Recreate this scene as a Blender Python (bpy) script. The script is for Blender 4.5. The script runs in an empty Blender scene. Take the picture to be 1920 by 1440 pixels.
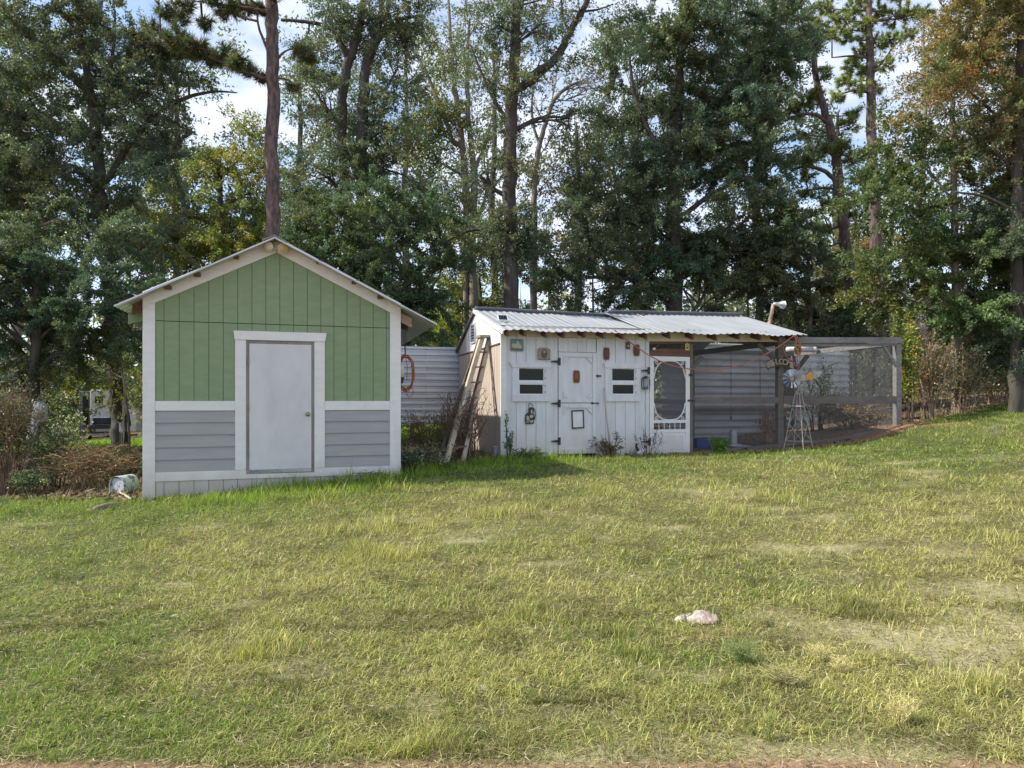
import bpy, math, random
import numpy as np
from mathutils import Vector, Matrix

S = bpy.context.scene
C = S.collection
R = math.radians
rnd = random.Random(11)
rng = np.random.default_rng(5)

# ------------------------------------------------------------------ camera, world, sun, exposure
F, CZ, HY = 1250.0, 1.5, 752.0          # focal length in photo pixels, eye height, horizon row
cam_d = bpy.data.cameras.new("camera")
cam = bpy.data.objects.new("camera", cam_d)
C.objects.link(cam)
cam.location = (0, 0, CZ)
cam.rotation_euler = (R(90), 0, 0)
cam_d.sensor_width = 36.0
cam_d.lens = 36.0 * F / 1920.0
cam_d.shift_y = (HY - 720.0) / 1920.0
cam_d.clip_end = 2000
cam_d.clip_start = 0.05
S.camera = cam

SUN_EL, SUN_AZ = 43.0, 264.0            # azimuth clockwise from +Y: the sun stands to the side, almost level with the building fronts
wd = bpy.data.worlds.new("World")
S.world = wd
wd.use_nodes = True
nt = wd.node_tree
nt.nodes.clear()
wo = nt.nodes.new("ShaderNodeOutputWorld")
bg = nt.nodes.new("ShaderNodeBackground")
sky = nt.nodes.new("ShaderNodeTexSky")
sky.sky_type = 'NISHITA'
sky.sun_disc = False
sky.sun_elevation = R(SUN_EL)
sky.sun_rotation = R(SUN_AZ)
sky.air_density = 1.0
sky.dust_density = 0.6
tc = nt.nodes.new("ShaderNodeTexCoord")
mp = nt.nodes.new("ShaderNodeMapping")
mp.inputs["Scale"].default_value = (1.0, 1.0, 2.6)
n1 = nt.nodes.new("ShaderNodeTexNoise")
n1.inputs["Scale"].default_value = 5.0
n1.inputs["Detail"].default_value = 7.0
n1.inputs["Roughness"].default_value = 0.58
n1.inputs["Distortion"].default_value = 0.3
cr = nt.nodes.new("ShaderNodeValToRGB")
cr.color_ramp.elements[0].position = 0.40
cr.color_ramp.elements[0].color = (0.12, 0.12, 0.12, 1)
cr.color_ramp.elements[1].position = 0.60
cr.color_ramp.elements[1].color = (1, 1, 1, 1)
mx = nt.nodes.new("ShaderNodeMix")
mx.data_type = 'RGBA'
mx.inputs["B"].default_value = (4.0, 4.3, 5.1, 1)     # sunlit thin cloud
L = nt.links.new
L(tc.outputs["Generated"], mp.inputs["Vector"])
L(mp.outputs["Vector"], n1.inputs["Vector"])
L(n1.outputs["Fac"], cr.inputs["Fac"])
L(cr.outputs["Color"], mx.inputs["Factor"])
L(sky.outputs["Color"], mx.inputs["A"])
L(mx.outputs["Result"], bg.inputs["Color"])
bg.inputs["Strength"].default_value = 0.15
L(bg.outputs["Background"], wo.inputs["Surface"])

sun_d = bpy.data.lights.new("sun", 'SUN')
sun_d.energy = 4.3
sun_d.angle = R(1.0)
sun_d.color = (1.0, 0.93, 0.80)
sun = bpy.data.objects.new("sun", sun_d)
C.objects.link(sun)
az, el = R(SUN_AZ), R(SUN_EL)
to_sun = Vector((math.sin(az) * math.cos(el), math.cos(az) * math.cos(el), math.sin(el)))
sun.rotation_euler = (-to_sun).to_track_quat('-Z', 'Y').to_euler()
sun.location = (-20, 0, 30)

S.view_settings.view_transform = 'Standard'
S.view_settings.look = 'None'
S.view_settings.exposure = 0.76
S.view_settings.gamma = 1.0
S.view_settings.use_curve_mapping = False
S.render.engine = 'CYCLES'
S.cycles.max_bounces = 8
S.cycles.diffuse_bounces = 4
S.cycles.glossy_bounces = 3
S.cycles.transmission_bounces = 6
S.cycles.transparent_max_bounces = 8
S.cycles.use_denoising = True

# ------------------------------------------------------------------ helpers
def P(px, py, Y):
    """World point seen at photo pixel (px, py) at depth Y metres."""
    return Vector(((px - 960.0) / F * Y, Y, CZ + (HY - py) / F * Y))

TH = math.atan2(0.2924, 0.9563)          # both buildings stand turned by the same 17 degrees
E = Vector((math.cos(TH), math.sin(TH)))
N = Vector((-math.sin(TH), math.cos(TH)))

class Frame:
    """A building's own axes: a along the front, d back from the front, z up (world height)."""
    def __init__(s, ox, oy, z0):
        s.o = Vector((ox, oy)); s.z0 = z0
    def hit(s, px, py, d=0.0):
        u = (px - 960.0) / F
        o = s.o + N * d
        # o + a*E = Y*(u,1)
        a = (u * o.y - o.x) / (E.x - u * E.y)
        Y = o.y + a * E.y
        return a, CZ + (HY - py) / F * Y - s.z0
    def world(s, a, d, z=0.0):
        p = s.o + E * a + N * d
        return Vector((p.x, p.y, z + s.z0))

SHF = Frame(-5.31, 9.63, 0.0)
CPF = Frame(-0.21, 12.90, 0.0)
SH, CP = SHF.hit, CPF.hit

def tag(o, label=None, cat=None, group=None, kind=None):
    if label: o["label"] = label
    if cat: o["category"] = cat
    if group: o["group"] = group
    if kind: o["kind"] = kind
    return o

def empty(name, loc, rz=0.0):
    o = bpy.data.objects.new(name, None)
    C.objects.link(o)
    o.location = loc
    o.rotation_euler = (0, 0, rz)
    o.empty_display_size = 0.2
    return o

class MB:
    """Collects shapes, builds ONE mesh object."""
    def __init__(s):
        s.v = []; s.f = []
    def add(s, vs, fs):
        b = len(s.v)
        s.v += [tuple(v) for v in vs]
        s.f += [tuple(b + i for i in f) for f in fs]
        return s
    def box(s, x0, x1, y0, y1, z0, z1):
        return s.add([(x0,y0,z0),(x1,y0,z0),(x1,y1,z0),(x0,y1,z0),(x0,y0,z1),(x1,y0,z1),(x1,y1,z1),(x0,y1,z1)],
                     [(0,3,2,1),(4,5,6,7),(0,1,5,4),(1,2,6,5),(2,3,7,6),(3,0,4,7)])
    def prism(s, poly, y0, y1):
        """poly: list of (x, z), extruded along y."""
        n = len(poly)
        vs = [(p[0], y0, p[1]) for p in poly] + [(p[0], y1, p[1]) for p in poly]
        fs = [tuple(range(n))[::-1], tuple(range(n, 2*n))]
        for i in range(n):
            j = (i + 1) % n
            fs.append((i, j, n + j, n + i))
        return s.add(vs, fs)
    def bar(s, p, q, w, t, up=Vector((0,0,1))):
        """A square timber from p to q, w across, t thick."""
        p, q = Vector(p), Vector(q)
        d = (q - p).normalized()
        a = d.cross(up)
        if a.length < 1e-4: a = d.cross(Vector((0,1,0)))
        a.normalize()
        b = a.cross(d).normalized()
        vs = []
        for c in (p, q):
            for i, j in ((-1,-1),(1,-1),(1,1),(-1,1)):
                vs.append(c + a * (i * w / 2) + b * (j * t / 2))
        return s.add(vs, [(0,3,2,1),(4,5,6,7),(0,1,5,4),(1,2,6,5),(2,3,7,6),(3,0,4,7)])
    def tube(s, pts, rad, n=6, cap=True):
        pts = [Vector(p) for p in pts]
        if not isinstance(rad, (list, tuple)): rad = [rad] * len(pts)
        b = len(s.v)
        ref = Vector((0.31, 0.77, 0.55))
        for i, p in enumerate(pts):
            d = (pts[min(i+1, len(pts)-1)] - pts[max(i-1, 0)])
            if d.length < 1e-7: d = Vector((0,0,1))
            d.normalize()
            a = ref - d * ref.dot(d)
            if a.length < 1e-3: a = Vector((1,0,0)) - d * d.x
            a.normalize()
            c = d.cross(a)
            for k in range(n):
                t = 2 * math.pi * k / n
                s.v.append(tuple(p + (a * math.cos(t) + c * math.sin(t)) * rad[i]))
        for i in range(len(pts) - 1):
            for k in range(n):
                k2 = (k + 1) % n
                s.f.append((b+i*n+k, b+i*n+k2, b+(i+1)*n+k2, b+(i+1)*n+k))
        if cap:
            s.f.append(tuple(b + k for k in range(n))[::-1])
            s.f.append(tuple(b + (len(pts)-1)*n + k for k in range(n)))
        return s
    def lathe(s, prof, c=(0,0,0), axis='z', n=16):
        """prof: list of (r, h)."""
        b = len(s.v)
        for r, h in prof:
            for k in range(n):
                t = 2*math.pi*k/n
                x, y = r*math.cos(t), r*math.sin(t)
                v = (x, y, h) if axis == 'z' else ((x, h, y) if axis == 'y' else (h, x, y))
                s.v.append((v[0]+c[0], v[1]+c[1], v[2]+c[2]))
        for i in range(len(prof)-1):
            for k in range(n):
                k2 = (k+1) % n
                s.f.append((b+i*n+k, b+i*n+k2, b+(i+1)*n+k2, b+(i+1)*n+k))
        s.f.append(tuple(b+k for k in range(n)))
        s.f.append(tuple(b+(len(prof)-1)*n+k for k in range(n)))
        return s
    def build(s, name, m, parent=None, smooth=False, bevel=0.0, solid=0.0):
        me = bpy.data.meshes.new(name)
        me.from_pydata(s.v, [], s.f)
        import bmesh
        bm = bmesh.new(); bm.from_mesh(me)
        bmesh.ops.recalc_face_normals(bm, faces=bm.faces)
        bm.to_mesh(me); bm.free()
        if smooth:
            me.polygons.foreach_set("use_smooth", [True] * len(me.polygons))
        o = bpy.data.objects.new(name, me)
        C.objects.link(o)
        if m: me.materials.append(m)
        if parent: o.parent = parent
        if solid:
            md = o.modifiers.new("solid", 'SOLIDIFY'); md.thickness = solid; md.offset = 0
        if bevel:
            md = o.modifiers.new("bevel", 'BEVEL'); md.width = bevel; md.segments = 2; md.limit_method = 'ANGLE'
        return o

def tri_mesh(name, V, col, m, parent=None, quads=None):
    """V (n,k,3) separate k-gons with one colour each -> one mesh object, fast."""
    V = np.asarray(V, dtype=np.float32)
    n, k = V.shape[:2]
    me = bpy.data.meshes.new(name)
    me.vertices.add(n * k)
    me.vertices.foreach_set("co", V.reshape(-1))
    me.loops.add(n * k)
    me.loops.foreach_set("vertex_index", np.arange(n * k, dtype=np.int32))
    me.polygons.add(n)
    me.polygons.foreach_set("loop_start", np.arange(0, n * k, k, dtype=np.int32))
    me.update(calc_edges=True)
    ca = me.color_attributes.new("Col", 'FLOAT_COLOR', 'POINT')
    c4 = np.ones((n, k, 4), dtype=np.float32)
    c4[:, :, :3] = np.asarray(col, dtype=np.float32)[:, None, :]
    ca.data.foreach_set("color", c4.reshape(-1))
    o = bpy.data.objects.new(name, me)
    C.objects.link(o)
    me.materials.append(m)
    if parent: o.parent = parent
    return o

# value noise for layout decisions
_tab = np.random.default_rng(3).random((256, 256))
def vnoise(x, y, s=1.0, octv=3):
    x = np.asarray(x, float) / s + 57.3; y = np.asarray(y, float) / s + 91.7
    out = 0; amp = 1; tot = 0
    for _ in range(octv):
        xi = np.floor(x).astype(int); yi = np.floor(y).astype(int)
        fx = x - xi; fy = y - yi
        fx = fx*fx*(3-2*fx); fy = fy*fy*(3-2*fy)
        g = lambda i, j: _tab[(xi+i) & 255, (yi+j) & 255]
        out = out + amp * ((g(0,0)*(1-fx)+g(1,0)*fx)*(1-fy) + (g(0,1)*(1-fx)+g(1,1)*fx)*fy)
        tot += amp; amp *= 0.5; x = x*2.03+11.1; y = y*2.03+7.7
    return out / tot

# ------------------------------------------------------------------ materials
def nodes_of(name):
    m = bpy.data.materials.new(name)
    m.use_nodes = True
    t = m.node_tree
    t.nodes.clear()
    out = t.nodes.new("ShaderNodeOutputMaterial")
    b = t.nodes.new("ShaderNodeBsdfPrincipled")
    t.links.new(b.outputs[0], out.inputs[0])
    return m, t, b

def surf(name, col, col2=None, rough=0.7, scale=(6,6,6), detail=5, lo=0.35, hi=0.7, bump=0.0, bscale=None, metal=0.0,
         stain=None, stain_scale=(1.3,1.3,0.9), stain_lo=0.55, stain_hi=0.75, stain_amt=1.0, low=None, spec=0.5):
    """Two-tone noise material; optional stains; optional dirt rising from the base (low = (z0, z1, colour))."""
    m, t, b = nodes_of(name)
    L = t.links.new
    tc = t.nodes.new("ShaderNodeTexCoord")
    oi = t.nodes.new("ShaderNodeObjectInfo")
    ad = t.nodes.new("ShaderNodeVectorMath"); ad.operation = 'ADD'
    sc = t.nodes.new("ShaderNodeVectorMath"); sc.operation = 'SCALE'
    cmb = t.nodes.new("ShaderNodeCombineXYZ")
    for i in range(3): L(oi.outputs["Random"], cmb.inputs[i])
    L(cmb.outputs[0], sc.inputs[0]); sc.inputs["Scale"].default_value = 13.0
    L(tc.outputs["Object"], ad.inputs[0]); L(sc.outputs[0], ad.inputs[1])
    def noise(s, d, vec=ad.outputs[0], rough=0.6):
        mp = t.nodes.new("ShaderNodeMapping"); mp.inputs["Scale"].default_value = s
        L(vec, mp.inputs["Vector"])
        n = t.nodes.new("ShaderNodeTexNoise"); n.inputs["Scale"].default_value = 1.0
        n.inputs["Detail"].default_value = d; n.inputs["Roughness"].default_value = rough
        L(mp.outputs[0], n.inputs["Vector"])
        return n.outputs["Fac"]
    def ramp(f, a, c):
        r = t.nodes.new("ShaderNodeMapRange"); r.clamp = True
        r.inputs["From Min"].default_value = a; r.inputs["From Max"].default_value = c
        L(f, r.inputs["Value"])
        return r.outputs[0]
    def mix(f, A, B, amt=None):
        x = t.nodes.new("ShaderNodeMix"); x.data_type = 'RGBA'
        if amt is not None:
            mu = t.nodes.new("ShaderNodeMath"); mu.operation = 'MULTIPLY'; mu.inputs[1].default_value = amt
            L(f, mu.inputs[0]); f = mu.outputs[0]
        L(f, x.inputs["Factor"])
        for k, q in (("A", A), ("B", B)):
            if isinstance(q, (tuple, list)): x.inputs[k].default_value = (*q, 1)
            else: L(q, x.inputs[k])
        return x.outputs["Result"]
    c = tuple(col)
    nf = noise(scale, detail)
    c = mix(ramp(nf, lo, hi), c, tuple(col2) if col2 else tuple(0.8*x for x in col))
    if stain:
        c = mix(ramp(noise(stain_scale, 6), stain_lo, stain_hi), c, tuple(stain), stain_amt)
    if low:
        sx = t.nodes.new("ShaderNodeSeparateXYZ"); L(tc.outputs["Object"], sx.inputs[0])
        wob = t.nodes.new("ShaderNodeMath"); wob.operation = 'MULTIPLY_ADD'
        L(noise((5,5,2), 5), wob.inputs[0]); wob.inputs[1].default_value = -(low[1]-low[0]); L(sx.outputs[2], wob.inputs[2])
        r = t.nodes.new("ShaderNodeMapRange"); r.clamp = True
        r.inputs["From Min"].default_value = low[1]-0.5*(low[1]-low[0]); r.inputs["From Max"].default_value = low[0]-0.5*(low[1]-low[0])
        L(wob.outputs[0], r.inputs["Value"])
        c = mix(r.outputs[0], c, tuple(low[2]), 0.8)
    L(c, b.inputs["Base Color"]) if not isinstance(c, tuple) else None
    b.inputs["Roughness"].default_value = rough
    b.inputs["Metallic"].default_value = metal
    b.inputs["Specular IOR Level"].default_value = spec
    if bump:
        bn = t.nodes.new("ShaderNodeBump"); bn.inputs["Strength"].default_value = bump; bn.inputs["Distance"].default_value = 0.01
        L(noise(bscale or scale, 6), bn.inputs["Height"]); L(bn.outputs[0], b.inputs["Normal"])
    return m

def foliage(name, rough=0.5, trans=0.35, spec=0.4, gain=1.0, tgain=1.6):
    """Leaf or blade: colour from the mesh's own colour attribute, light passes through."""
    m, t, b = nodes_of(name)
    L = t.links.new
    at = t.nodes.new("ShaderNodeVertexColor"); at.layer_name = "Col"
    out = [n for n in t.nodes if n.type == 'OUTPUT_MATERIAL'][0]
    tr = t.nodes.new("ShaderNodeBsdfTranslucent")
    g = t.nodes.new("ShaderNodeMix"); g.data_type = 'RGBA'; g.blend_type = 'MULTIPLY'; g.inputs["Factor"].default_value = 1.0
    L(at.outputs[0], g.inputs["A"]); g.inputs["B"].default_value = (tgain*1.0, tgain*1.1, tgain*0.65, 1)
    L(g.outputs["Result"], tr.inputs["Color"])
    L(at.outputs[0], b.inputs["Base Color"])
    b.inputs["Roughness"].default_value = rough
    b.inputs["Specular IOR Level"].default_value = spec
    ms = t.nodes.new("ShaderNodeMixShader"); ms.inputs[0].default_value = trans
    L(b.outputs[0], ms.inputs[1]); L(tr.outputs[0], ms.inputs[2])
    L(ms.outputs[0], out.inputs[0])
    return m

M = {}
M['white'] = surf("white_paint", (0.75,0.745,0.735), (0.68,0.675,0.665), 0.55, (3,3,14), bump=0.12, bscale=(40,40,8), stain=(0.55,0.52,0.48), stain_scale=(4,4,1.2), stain_amt=0.4, low=(0.02,0.62,(0.46,0.40,0.33)))
M['white_old'] = surf("weathered_white_paint", (0.68,0.69,0.71), (0.57,0.58,0.61), 0.65, (7,7,1.6), bump=0.25, bscale=(50,50,5),
                      stain=(0.50,0.47,0.43), stain_scale=(5,5,1.0), stain_lo=0.5, stain_hi=0.8, stain_amt=0.45, low=(0.35,1.0,(0.62,0.56,0.47)))
M['cream'] = surf("cream_paint", (0.62,0.57,0.46), (0.52,0.47,0.36), 0.65, (5,5,5), bump=0.2, stain=(0.45,0.38,0.27), stain_amt=0.5)
M['door_grey'] = surf("dull_white_door", (0.64,0.64,0.65), (0.55,0.55,0.56), 0.5, (2.2,2.2,1.0), stain=(0.40,0.405,0.42), stain_scale=(2.2,2.2,1.2), stain_lo=0.5, stain_hi=0.72, stain_amt=0.5, bump=0.05, bscale=(30,30,30))
M['jamb'] = surf("worn_jamb", (0.28,0.25,0.235), (0.19,0.16,0.15), 0.6, (8,8,2), bump=0.2)
M['green'] = surf("green_paint", (0.230,0.308,0.172), (0.198,0.268,0.147), 0.6, (4,4,14), bump=0.3, bscale=(18,18,90), stain=(0.25,0.31,0.19), stain_scale=(6,6,0.7), stain_amt=0.5)
M['grey'] = surf("grey_paint", (0.355,0.350,0.350), (0.31,0.305,0.305), 0.55, (2,2,16), bump=0.2, bscale=(12,12,70))
M['skirt'] = surf("dull_white_skirt", (0.55,0.53,0.51), (0.46,0.43,0.41), 0.7, (8,8,3), bump=0.2, low=(0.05,0.45,(0.42,0.36,0.29)))
M['galv_shaded'] = surf('dull_shaded_sheet', (0.50,0.485,0.475), (0.37,0.355,0.345), 0.6, (1.2,7,7), metal=0.2, stain=(0.24,0.20,0.18), stain_amt=0.7, bump=0.03)  # darker galvanised sheet, the run's shade put into its colour
M['groove'] = surf('green_groove', (0.085,0.115,0.06), None, 0.9)
M['dark'] = surf("dark_gap", (0.03,0.03,0.028), None, 0.9)
M['galv'] = surf("galvanised_sheet", (0.60,0.61,0.64), (0.47,0.48,0.51), 0.42, (1.2,7,7), metal=0.35, stain=(0.42,0.41,0.41), stain_amt=0.4, bump=0.03)
M['roofsheet'] = surf("weathered_galvanised_roof", (0.41,0.43,0.46), (0.33,0.35,0.38), 0.5, (2.5,0.8,2), metal=0.35, stain=(0.34,0.34,0.35), stain_scale=(4,0.8,1), stain_amt=0.5, bump=0.04)
M['shedroof'] = surf("shed_roof_sheet", (0.55,0.55,0.55), (0.45,0.45,0.46), 0.4, (2,2,2), metal=0.5)
M['tanwall'] = surf("bare_weathered_siding", (0.46,0.39,0.33), (0.36,0.30,0.26), 0.8, (9,9,1.2), bump=0.35, bscale=(60,60,6), stain=(0.25,0.21,0.18), stain_scale=(6,6,1), stain_amt=0.55)
M['oldwood'] = surf("weathered_timber", (0.165,0.138,0.122), (0.10,0.083,0.075), 0.85, (3,14,14), bump=0.5, bscale=(5,50,50), stain=(0.26,0.235,0.22), stain_amt=0.5)
M['greywood'] = surf("greyed_timber", (0.25,0.235,0.23), (0.15,0.14,0.14), 0.85, (3,14,14), bump=0.5, bscale=(5,50,50), stain=(0.13,0.11,0.12), stain_amt=0.7)
M['rawwood'] = surf("raw_brown_timber", (0.17,0.085,0.055), (0.10,0.05,0.035), 0.8, (3,14,14), bump=0.4, bscale=(5,50,50))
M['pinkwood'] = surf("stained_board_end", (0.50,0.36,0.30), (0.30,0.20,0.16), 0.8, (6,14,14), bump=0.4)
M['ladder'] = surf("weathered_ladder_wood", (0.47,0.40,0.31), (0.34,0.28,0.21), 0.85, (12,12,2.5), bump=0.4, stain=(0.20,0.15,0.11), stain_scale=(3,3,2), stain_amt=0.6)
M['ladder_dark'] = surf("dark_ladder_step", (0.17,0.13,0.10), (0.09,0.07,0.06), 0.85, (12,12,2.5), bump=0.3)
M['black'] = surf("black_iron", (0.018,0.018,0.02), (0.035,0.033,0.032), 0.5, (20,20,20))
M['brass'] = surf("worn_brass", (0.35,0.29,0.17), (0.18,0.14,0.09), 0.35, (20,20,20), metal=0.9)
M['rust'] = surf("rusty_iron", (0.12,0.075,0.045), (0.06,0.04,0.03), 0.8, (14,14,14), bump=0.3)
M['letter'] = surf("faded_cream_letter", (0.50,0.45,0.31), (0.28,0.23,0.15), 0.8, (24,24,24))
M['barrel'] = surf("red_brown_wood", (0.25,0.075,0.035), (0.15,0.045,0.022), 0.55, (8,8,30), bump=0.2)
M['barrel_dark'] = surf("dark_brown_wood", (0.15,0.065,0.04), (0.085,0.038,0.025), 0.6, (8,8,30), bump=0.2)
M['teal'] = surf("teal_glaze", (0.10,0.20,0.20), (0.16,0.24,0.22), 0.5, (14,14,14), stain=(0.30,0.31,0.25), stain_amt=0.4, stain_scale=(9,9,9))
M['relief'] = surf("pale_relief", (0.50,0.48,0.36), (0.36,0.35,0.27), 0.6, (20,20,20))
M['tan'] = surf("tan_plaque", (0.31,0.27,0.20), (0.22,0.19,0.14), 0.7, (16,16,16), bump=0.4)
M['tan_dark'] = surf("dark_tan_relief", (0.14,0.10,0.08), None, 0.7, (16,16,16))
M['yellow_tag'] = surf("faded_yellow_card", (0.62,0.50,0.18), (0.50,0.38,0.12), 0.6, (14,14,14))
M['orange'] = surf("orange_cord", (0.44,0.13,0.06), (0.33,0.10,0.05), 0.5, (10,10,10))
M['pinkcord'] = surf("faded_red_cord", (0.50,0.17,0.12), (0.38,0.13,0.095), 0.5, (10,10,10))
M['browncord'] = surf("brown_cord", (0.10,0.045,0.03), None, 0.6)
M['plastic'] = surf("white_plastic", (0.72,0.73,0.76), (0.60,0.61,0.65), 0.4, (7,7,7), bump=0.4)
M['lamp_white'] = surf("aged_white_lamp", (0.66,0.63,0.56), (0.55,0.51,0.43), 0.35, (20,20,20))
M['lens'] = surf("yellowed_lens", (0.60,0.47,0.22), (0.48,0.37,0.17), 0.25, (30,30,30))
M['blue'] = surf("blue_plastic", (0.03,0.055,0.28), (0.025,0.04,0.18), 0.45, (5,5,5))
M['block'] = surf("concrete_block", (0.33,0.35,0.35), (0.24,0.26,0.26), 0.9, (20,20,20), bump=0.5)
M['stone'] = surf("pale_stone", (0.43,0.38,0.36), (0.30,0.235,0.20), 0.9, (14,14,14), bump=0.9, bscale=(25,25,25), stain=(0.42,0.24,0.17), stain_scale=(7,7,7), stain_amt=0.8, stain_lo=0.5)
M['mill'] = surf("rust_streaked_white_iron", (0.40,0.38,0.35), (0.24,0.19,0.16), 0.6, (20,20,20), lo=0.5)
M['millfan'] = surf("blue_grey_tin", (0.19,0.22,0.27), (0.28,0.31,0.35), 0.55, (10,10,10), metal=0.3)
M['millyellow'] = surf("yellow_tin", (0.55,0.27,0.03), (0.55,0.27,0.04), 0.5, (14,14,14))
M['rooster'] = surf("rusty_yellow_tin", (0.42,0.27,0.05), (0.25,0.13,0.04), 0.6, (12,12,12))
M['truck'] = surf("dark_maroon_paint", (0.030,0.022,0.030), (0.05,0.04,0.05), 0.3, (4,4,4))
M['chrome'] = surf("dull_chrome", (0.50,0.50,0.52), (0.35,0.35,0.36), 0.3, (8,8,8), metal=0.8)
M['tyre'] = surf("tyre_rubber", (0.02,0.02,0.02), None, 0.8)
M['camper'] = surf("camper_white", (0.68,0.66,0.62), (0.58,0.56,0.53), 0.5, (2,2,2))
M['camper_grey'] = surf("camper_grey", (0.16,0.16,0.17), (0.12,0.12,0.13), 0.5, (2,2,2))
M['barkoak'] = surf("oak_bark", (0.085,0.075,0.065), (0.04,0.035,0.03), 0.95, (9,9,2.2), bump=0.9, bscale=(16,16,4), stain=(0.13,0.135,0.11), stain_amt=0.6)
M['barkpale'] = surf("pale_bark", (0.24,0.21,0.18), (0.15,0.13,0.11), 0.95, (9,9,2.2), bump=0.6, bscale=(16,16,4))
M['barkpine'] = surf("pine_bark", (0.15,0.105,0.095), (0.065,0.048,0.047), 0.95, (13,13,4), lo=0.42, hi=0.58, bump=1.0, bscale=(13,13,4), stain=(0.25,0.205,0.20), stain_scale=(10,10,4), stain_amt=0.6)
M['leaf'] = foliage("tree_leaf", 0.45, 0.36, 0.4)
M['needle'] = foliage("pine_needle", 0.5, 0.2, 0.4)
M['blade'] = foliage("grass_blade", 0.55, 0.33, 0.25, tgain=1.35)
M['twig'] = foliage("dry_twig", 0.8, 0.0, 0.2)

def glass_pane(name):
    m, t, b = nodes_of(name)
    b.inputs["Base Color"].default_value = (0.012, 0.014, 0.014, 1)
    b.inputs["Roughness"].default_value = 0.06
    b.inputs["Specular IOR Level"].default_value = 0.22
    return m
M['pane'] = glass_pane("dark_window_pane")
def clear_glass(name):
    m, t, b = nodes_of(name)
    b.inputs["Base Color"].default_value = (0.9, 0.92, 0.9, 1)
    b.inputs["Roughness"].default_value = 0.08
    b.inputs["Transmission Weight"].default_value = 0.9
    return m
M['glass'] = clear_glass("lamp_glass")

# ------------------------------------------------------------------ the ground
_gp = np.array([
    (0,-4,-0.05),(-4,-4,-0.05),(4,-4,0.0),(0,0,0),(-3,2.7,0.0),(0,2.7,0.0),(3,2.7,0.04),(0,6,0.05),(-4,6,0.0),(4,6,0.14),(6,8,0.32),(10,13,0.78),
    (-5.31,9.6,0.06),(-1.81,10.65,0.30),(-0.21,12.8,0.40),(3.31,13.9,0.40),(6.0,14.7,0.47),(7.87,15.3,0.64),(9.2,15.75,0.95),
    (12.1,18,1.18),(15.4,20,1.52),(18.3,26,1.86),(24,22,1.9),(25,40,2.2),(-8.6,11.2,-0.1),(-12,9,-0.25),(-8,7,-0.08),(-9,15,0.36),(-9,18,0.25),
    (-20,30,-0.55),(-28,45,-1.35),(-34,54,-1.4),(-20,14,-0.2),(-3,20,0.50),(-1,17,0.5),(0,18,0.5),(2,17.5,0.42),(5,18.6,0.36),(8,20,0.7),(5,25,0.5),(0,30,0.6),(10,30,1.2),
    (-6,13.5,0.2),(-3,14.3,0.38),(0,45,0.6),(20,60,2.0),(-30,70,-0.5),(0,75,0.5)], float)
def _fit():
    n = len(_gp); d = np.hypot(*(_gp[:, None, :2] - _gp[None, :, :2]).transpose(2, 0, 1))
    A = np.zeros((n+3, n+3)); A[:n, :n] = -d + 0.02*np.eye(n); Q = np.c_[np.ones(n), _gp[:, :2]]
    A[:n, n:] = Q; A[n:, :n] = Q.T
    return np.linalg.solve(A, np.r_[_gp[:, 2], 0, 0, 0])
_gw = _fit()
def G(x, y):
    """Ground height, vectorised."""
    x = np.asarray(x, float); y = np.asarray(y, float); sh = x.shape
    xf, yf = x.reshape(-1), y.reshape(-1)
    xc, yc = np.clip(xf, -45, 45), np.clip(yf, -8, 90)
    out = np.empty(len(xf))
    for i in range(0, len(xf), 20000):
        s = slice(i, i+20000)
        d = np.hypot(xc[s, None]-_gp[None, :, 0], yc[s, None]-_gp[None, :, 1])
        out[s] = -d @ _gw[:len(_gp)] + _gw[-3] + _gw[-2]*xc[s] + _gw[-1]*yc[s]
    out = np.clip(out, -1.5, 2.6)
    out += (vnoise(xf, yf, 1.4, 3)-0.5)*0.05 * (yf < 30)
    return out.reshape(sh)
def g1(x, y): return float(G(np.array([x]), np.array([y]))[0])

# lawn edge: y of the boundary between mown grass and the rough ground behind
_bx = np.array([-60,-16,-12,-8.8,-6.2,-5.31,-1.81,-1.2,-0.3,0.6,3.3,4.5,6.0,7.9,9.4,10.5,12.1,15.4,25,60])
_by = np.array([ 6, 7.5, 9.4,10.9,9.9,9.55,10.6,11.6,12.6,12.9,13.55,13.9,14.1,14.6,15.4,16.6,17.9,20.2,24,30])
def edge_y(x): return np.interp(x, _bx, _by)

def greenness(x, y):
    """0 dry straw .. 1 fresh green."""
    g = 0.38 + 0.95*(vnoise(x, y, 2.6, 3)-0.5) + 0.5*(vnoise(x+40, y, 0.7, 2)-0.5)
    e = edge_y(x) - y
    g = g + 0.62*np.exp(-np.maximum(e, 0)/2.2) + 0.10*np.clip((y-5)/6, 0, 1) - 0.055*x*np.clip((7-y)/5, 0, 1)
    return np.clip(g, 0, 1)
def bareness(x, y):
    b = vnoise(x-20, y*1.7+9, 0.75, 4)
    s = 0.635 - 0.036*np.clip(x, -3, 3)*np.clip((8-y)/5, 0, 1) - 0.03*np.clip((5-y)/2.5, 0, 1)
    e = edge_y(x) - y
    return np.clip((b - s)/0.20, 0, 1) * np.clip(e/1.5, 0, 1)

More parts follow.
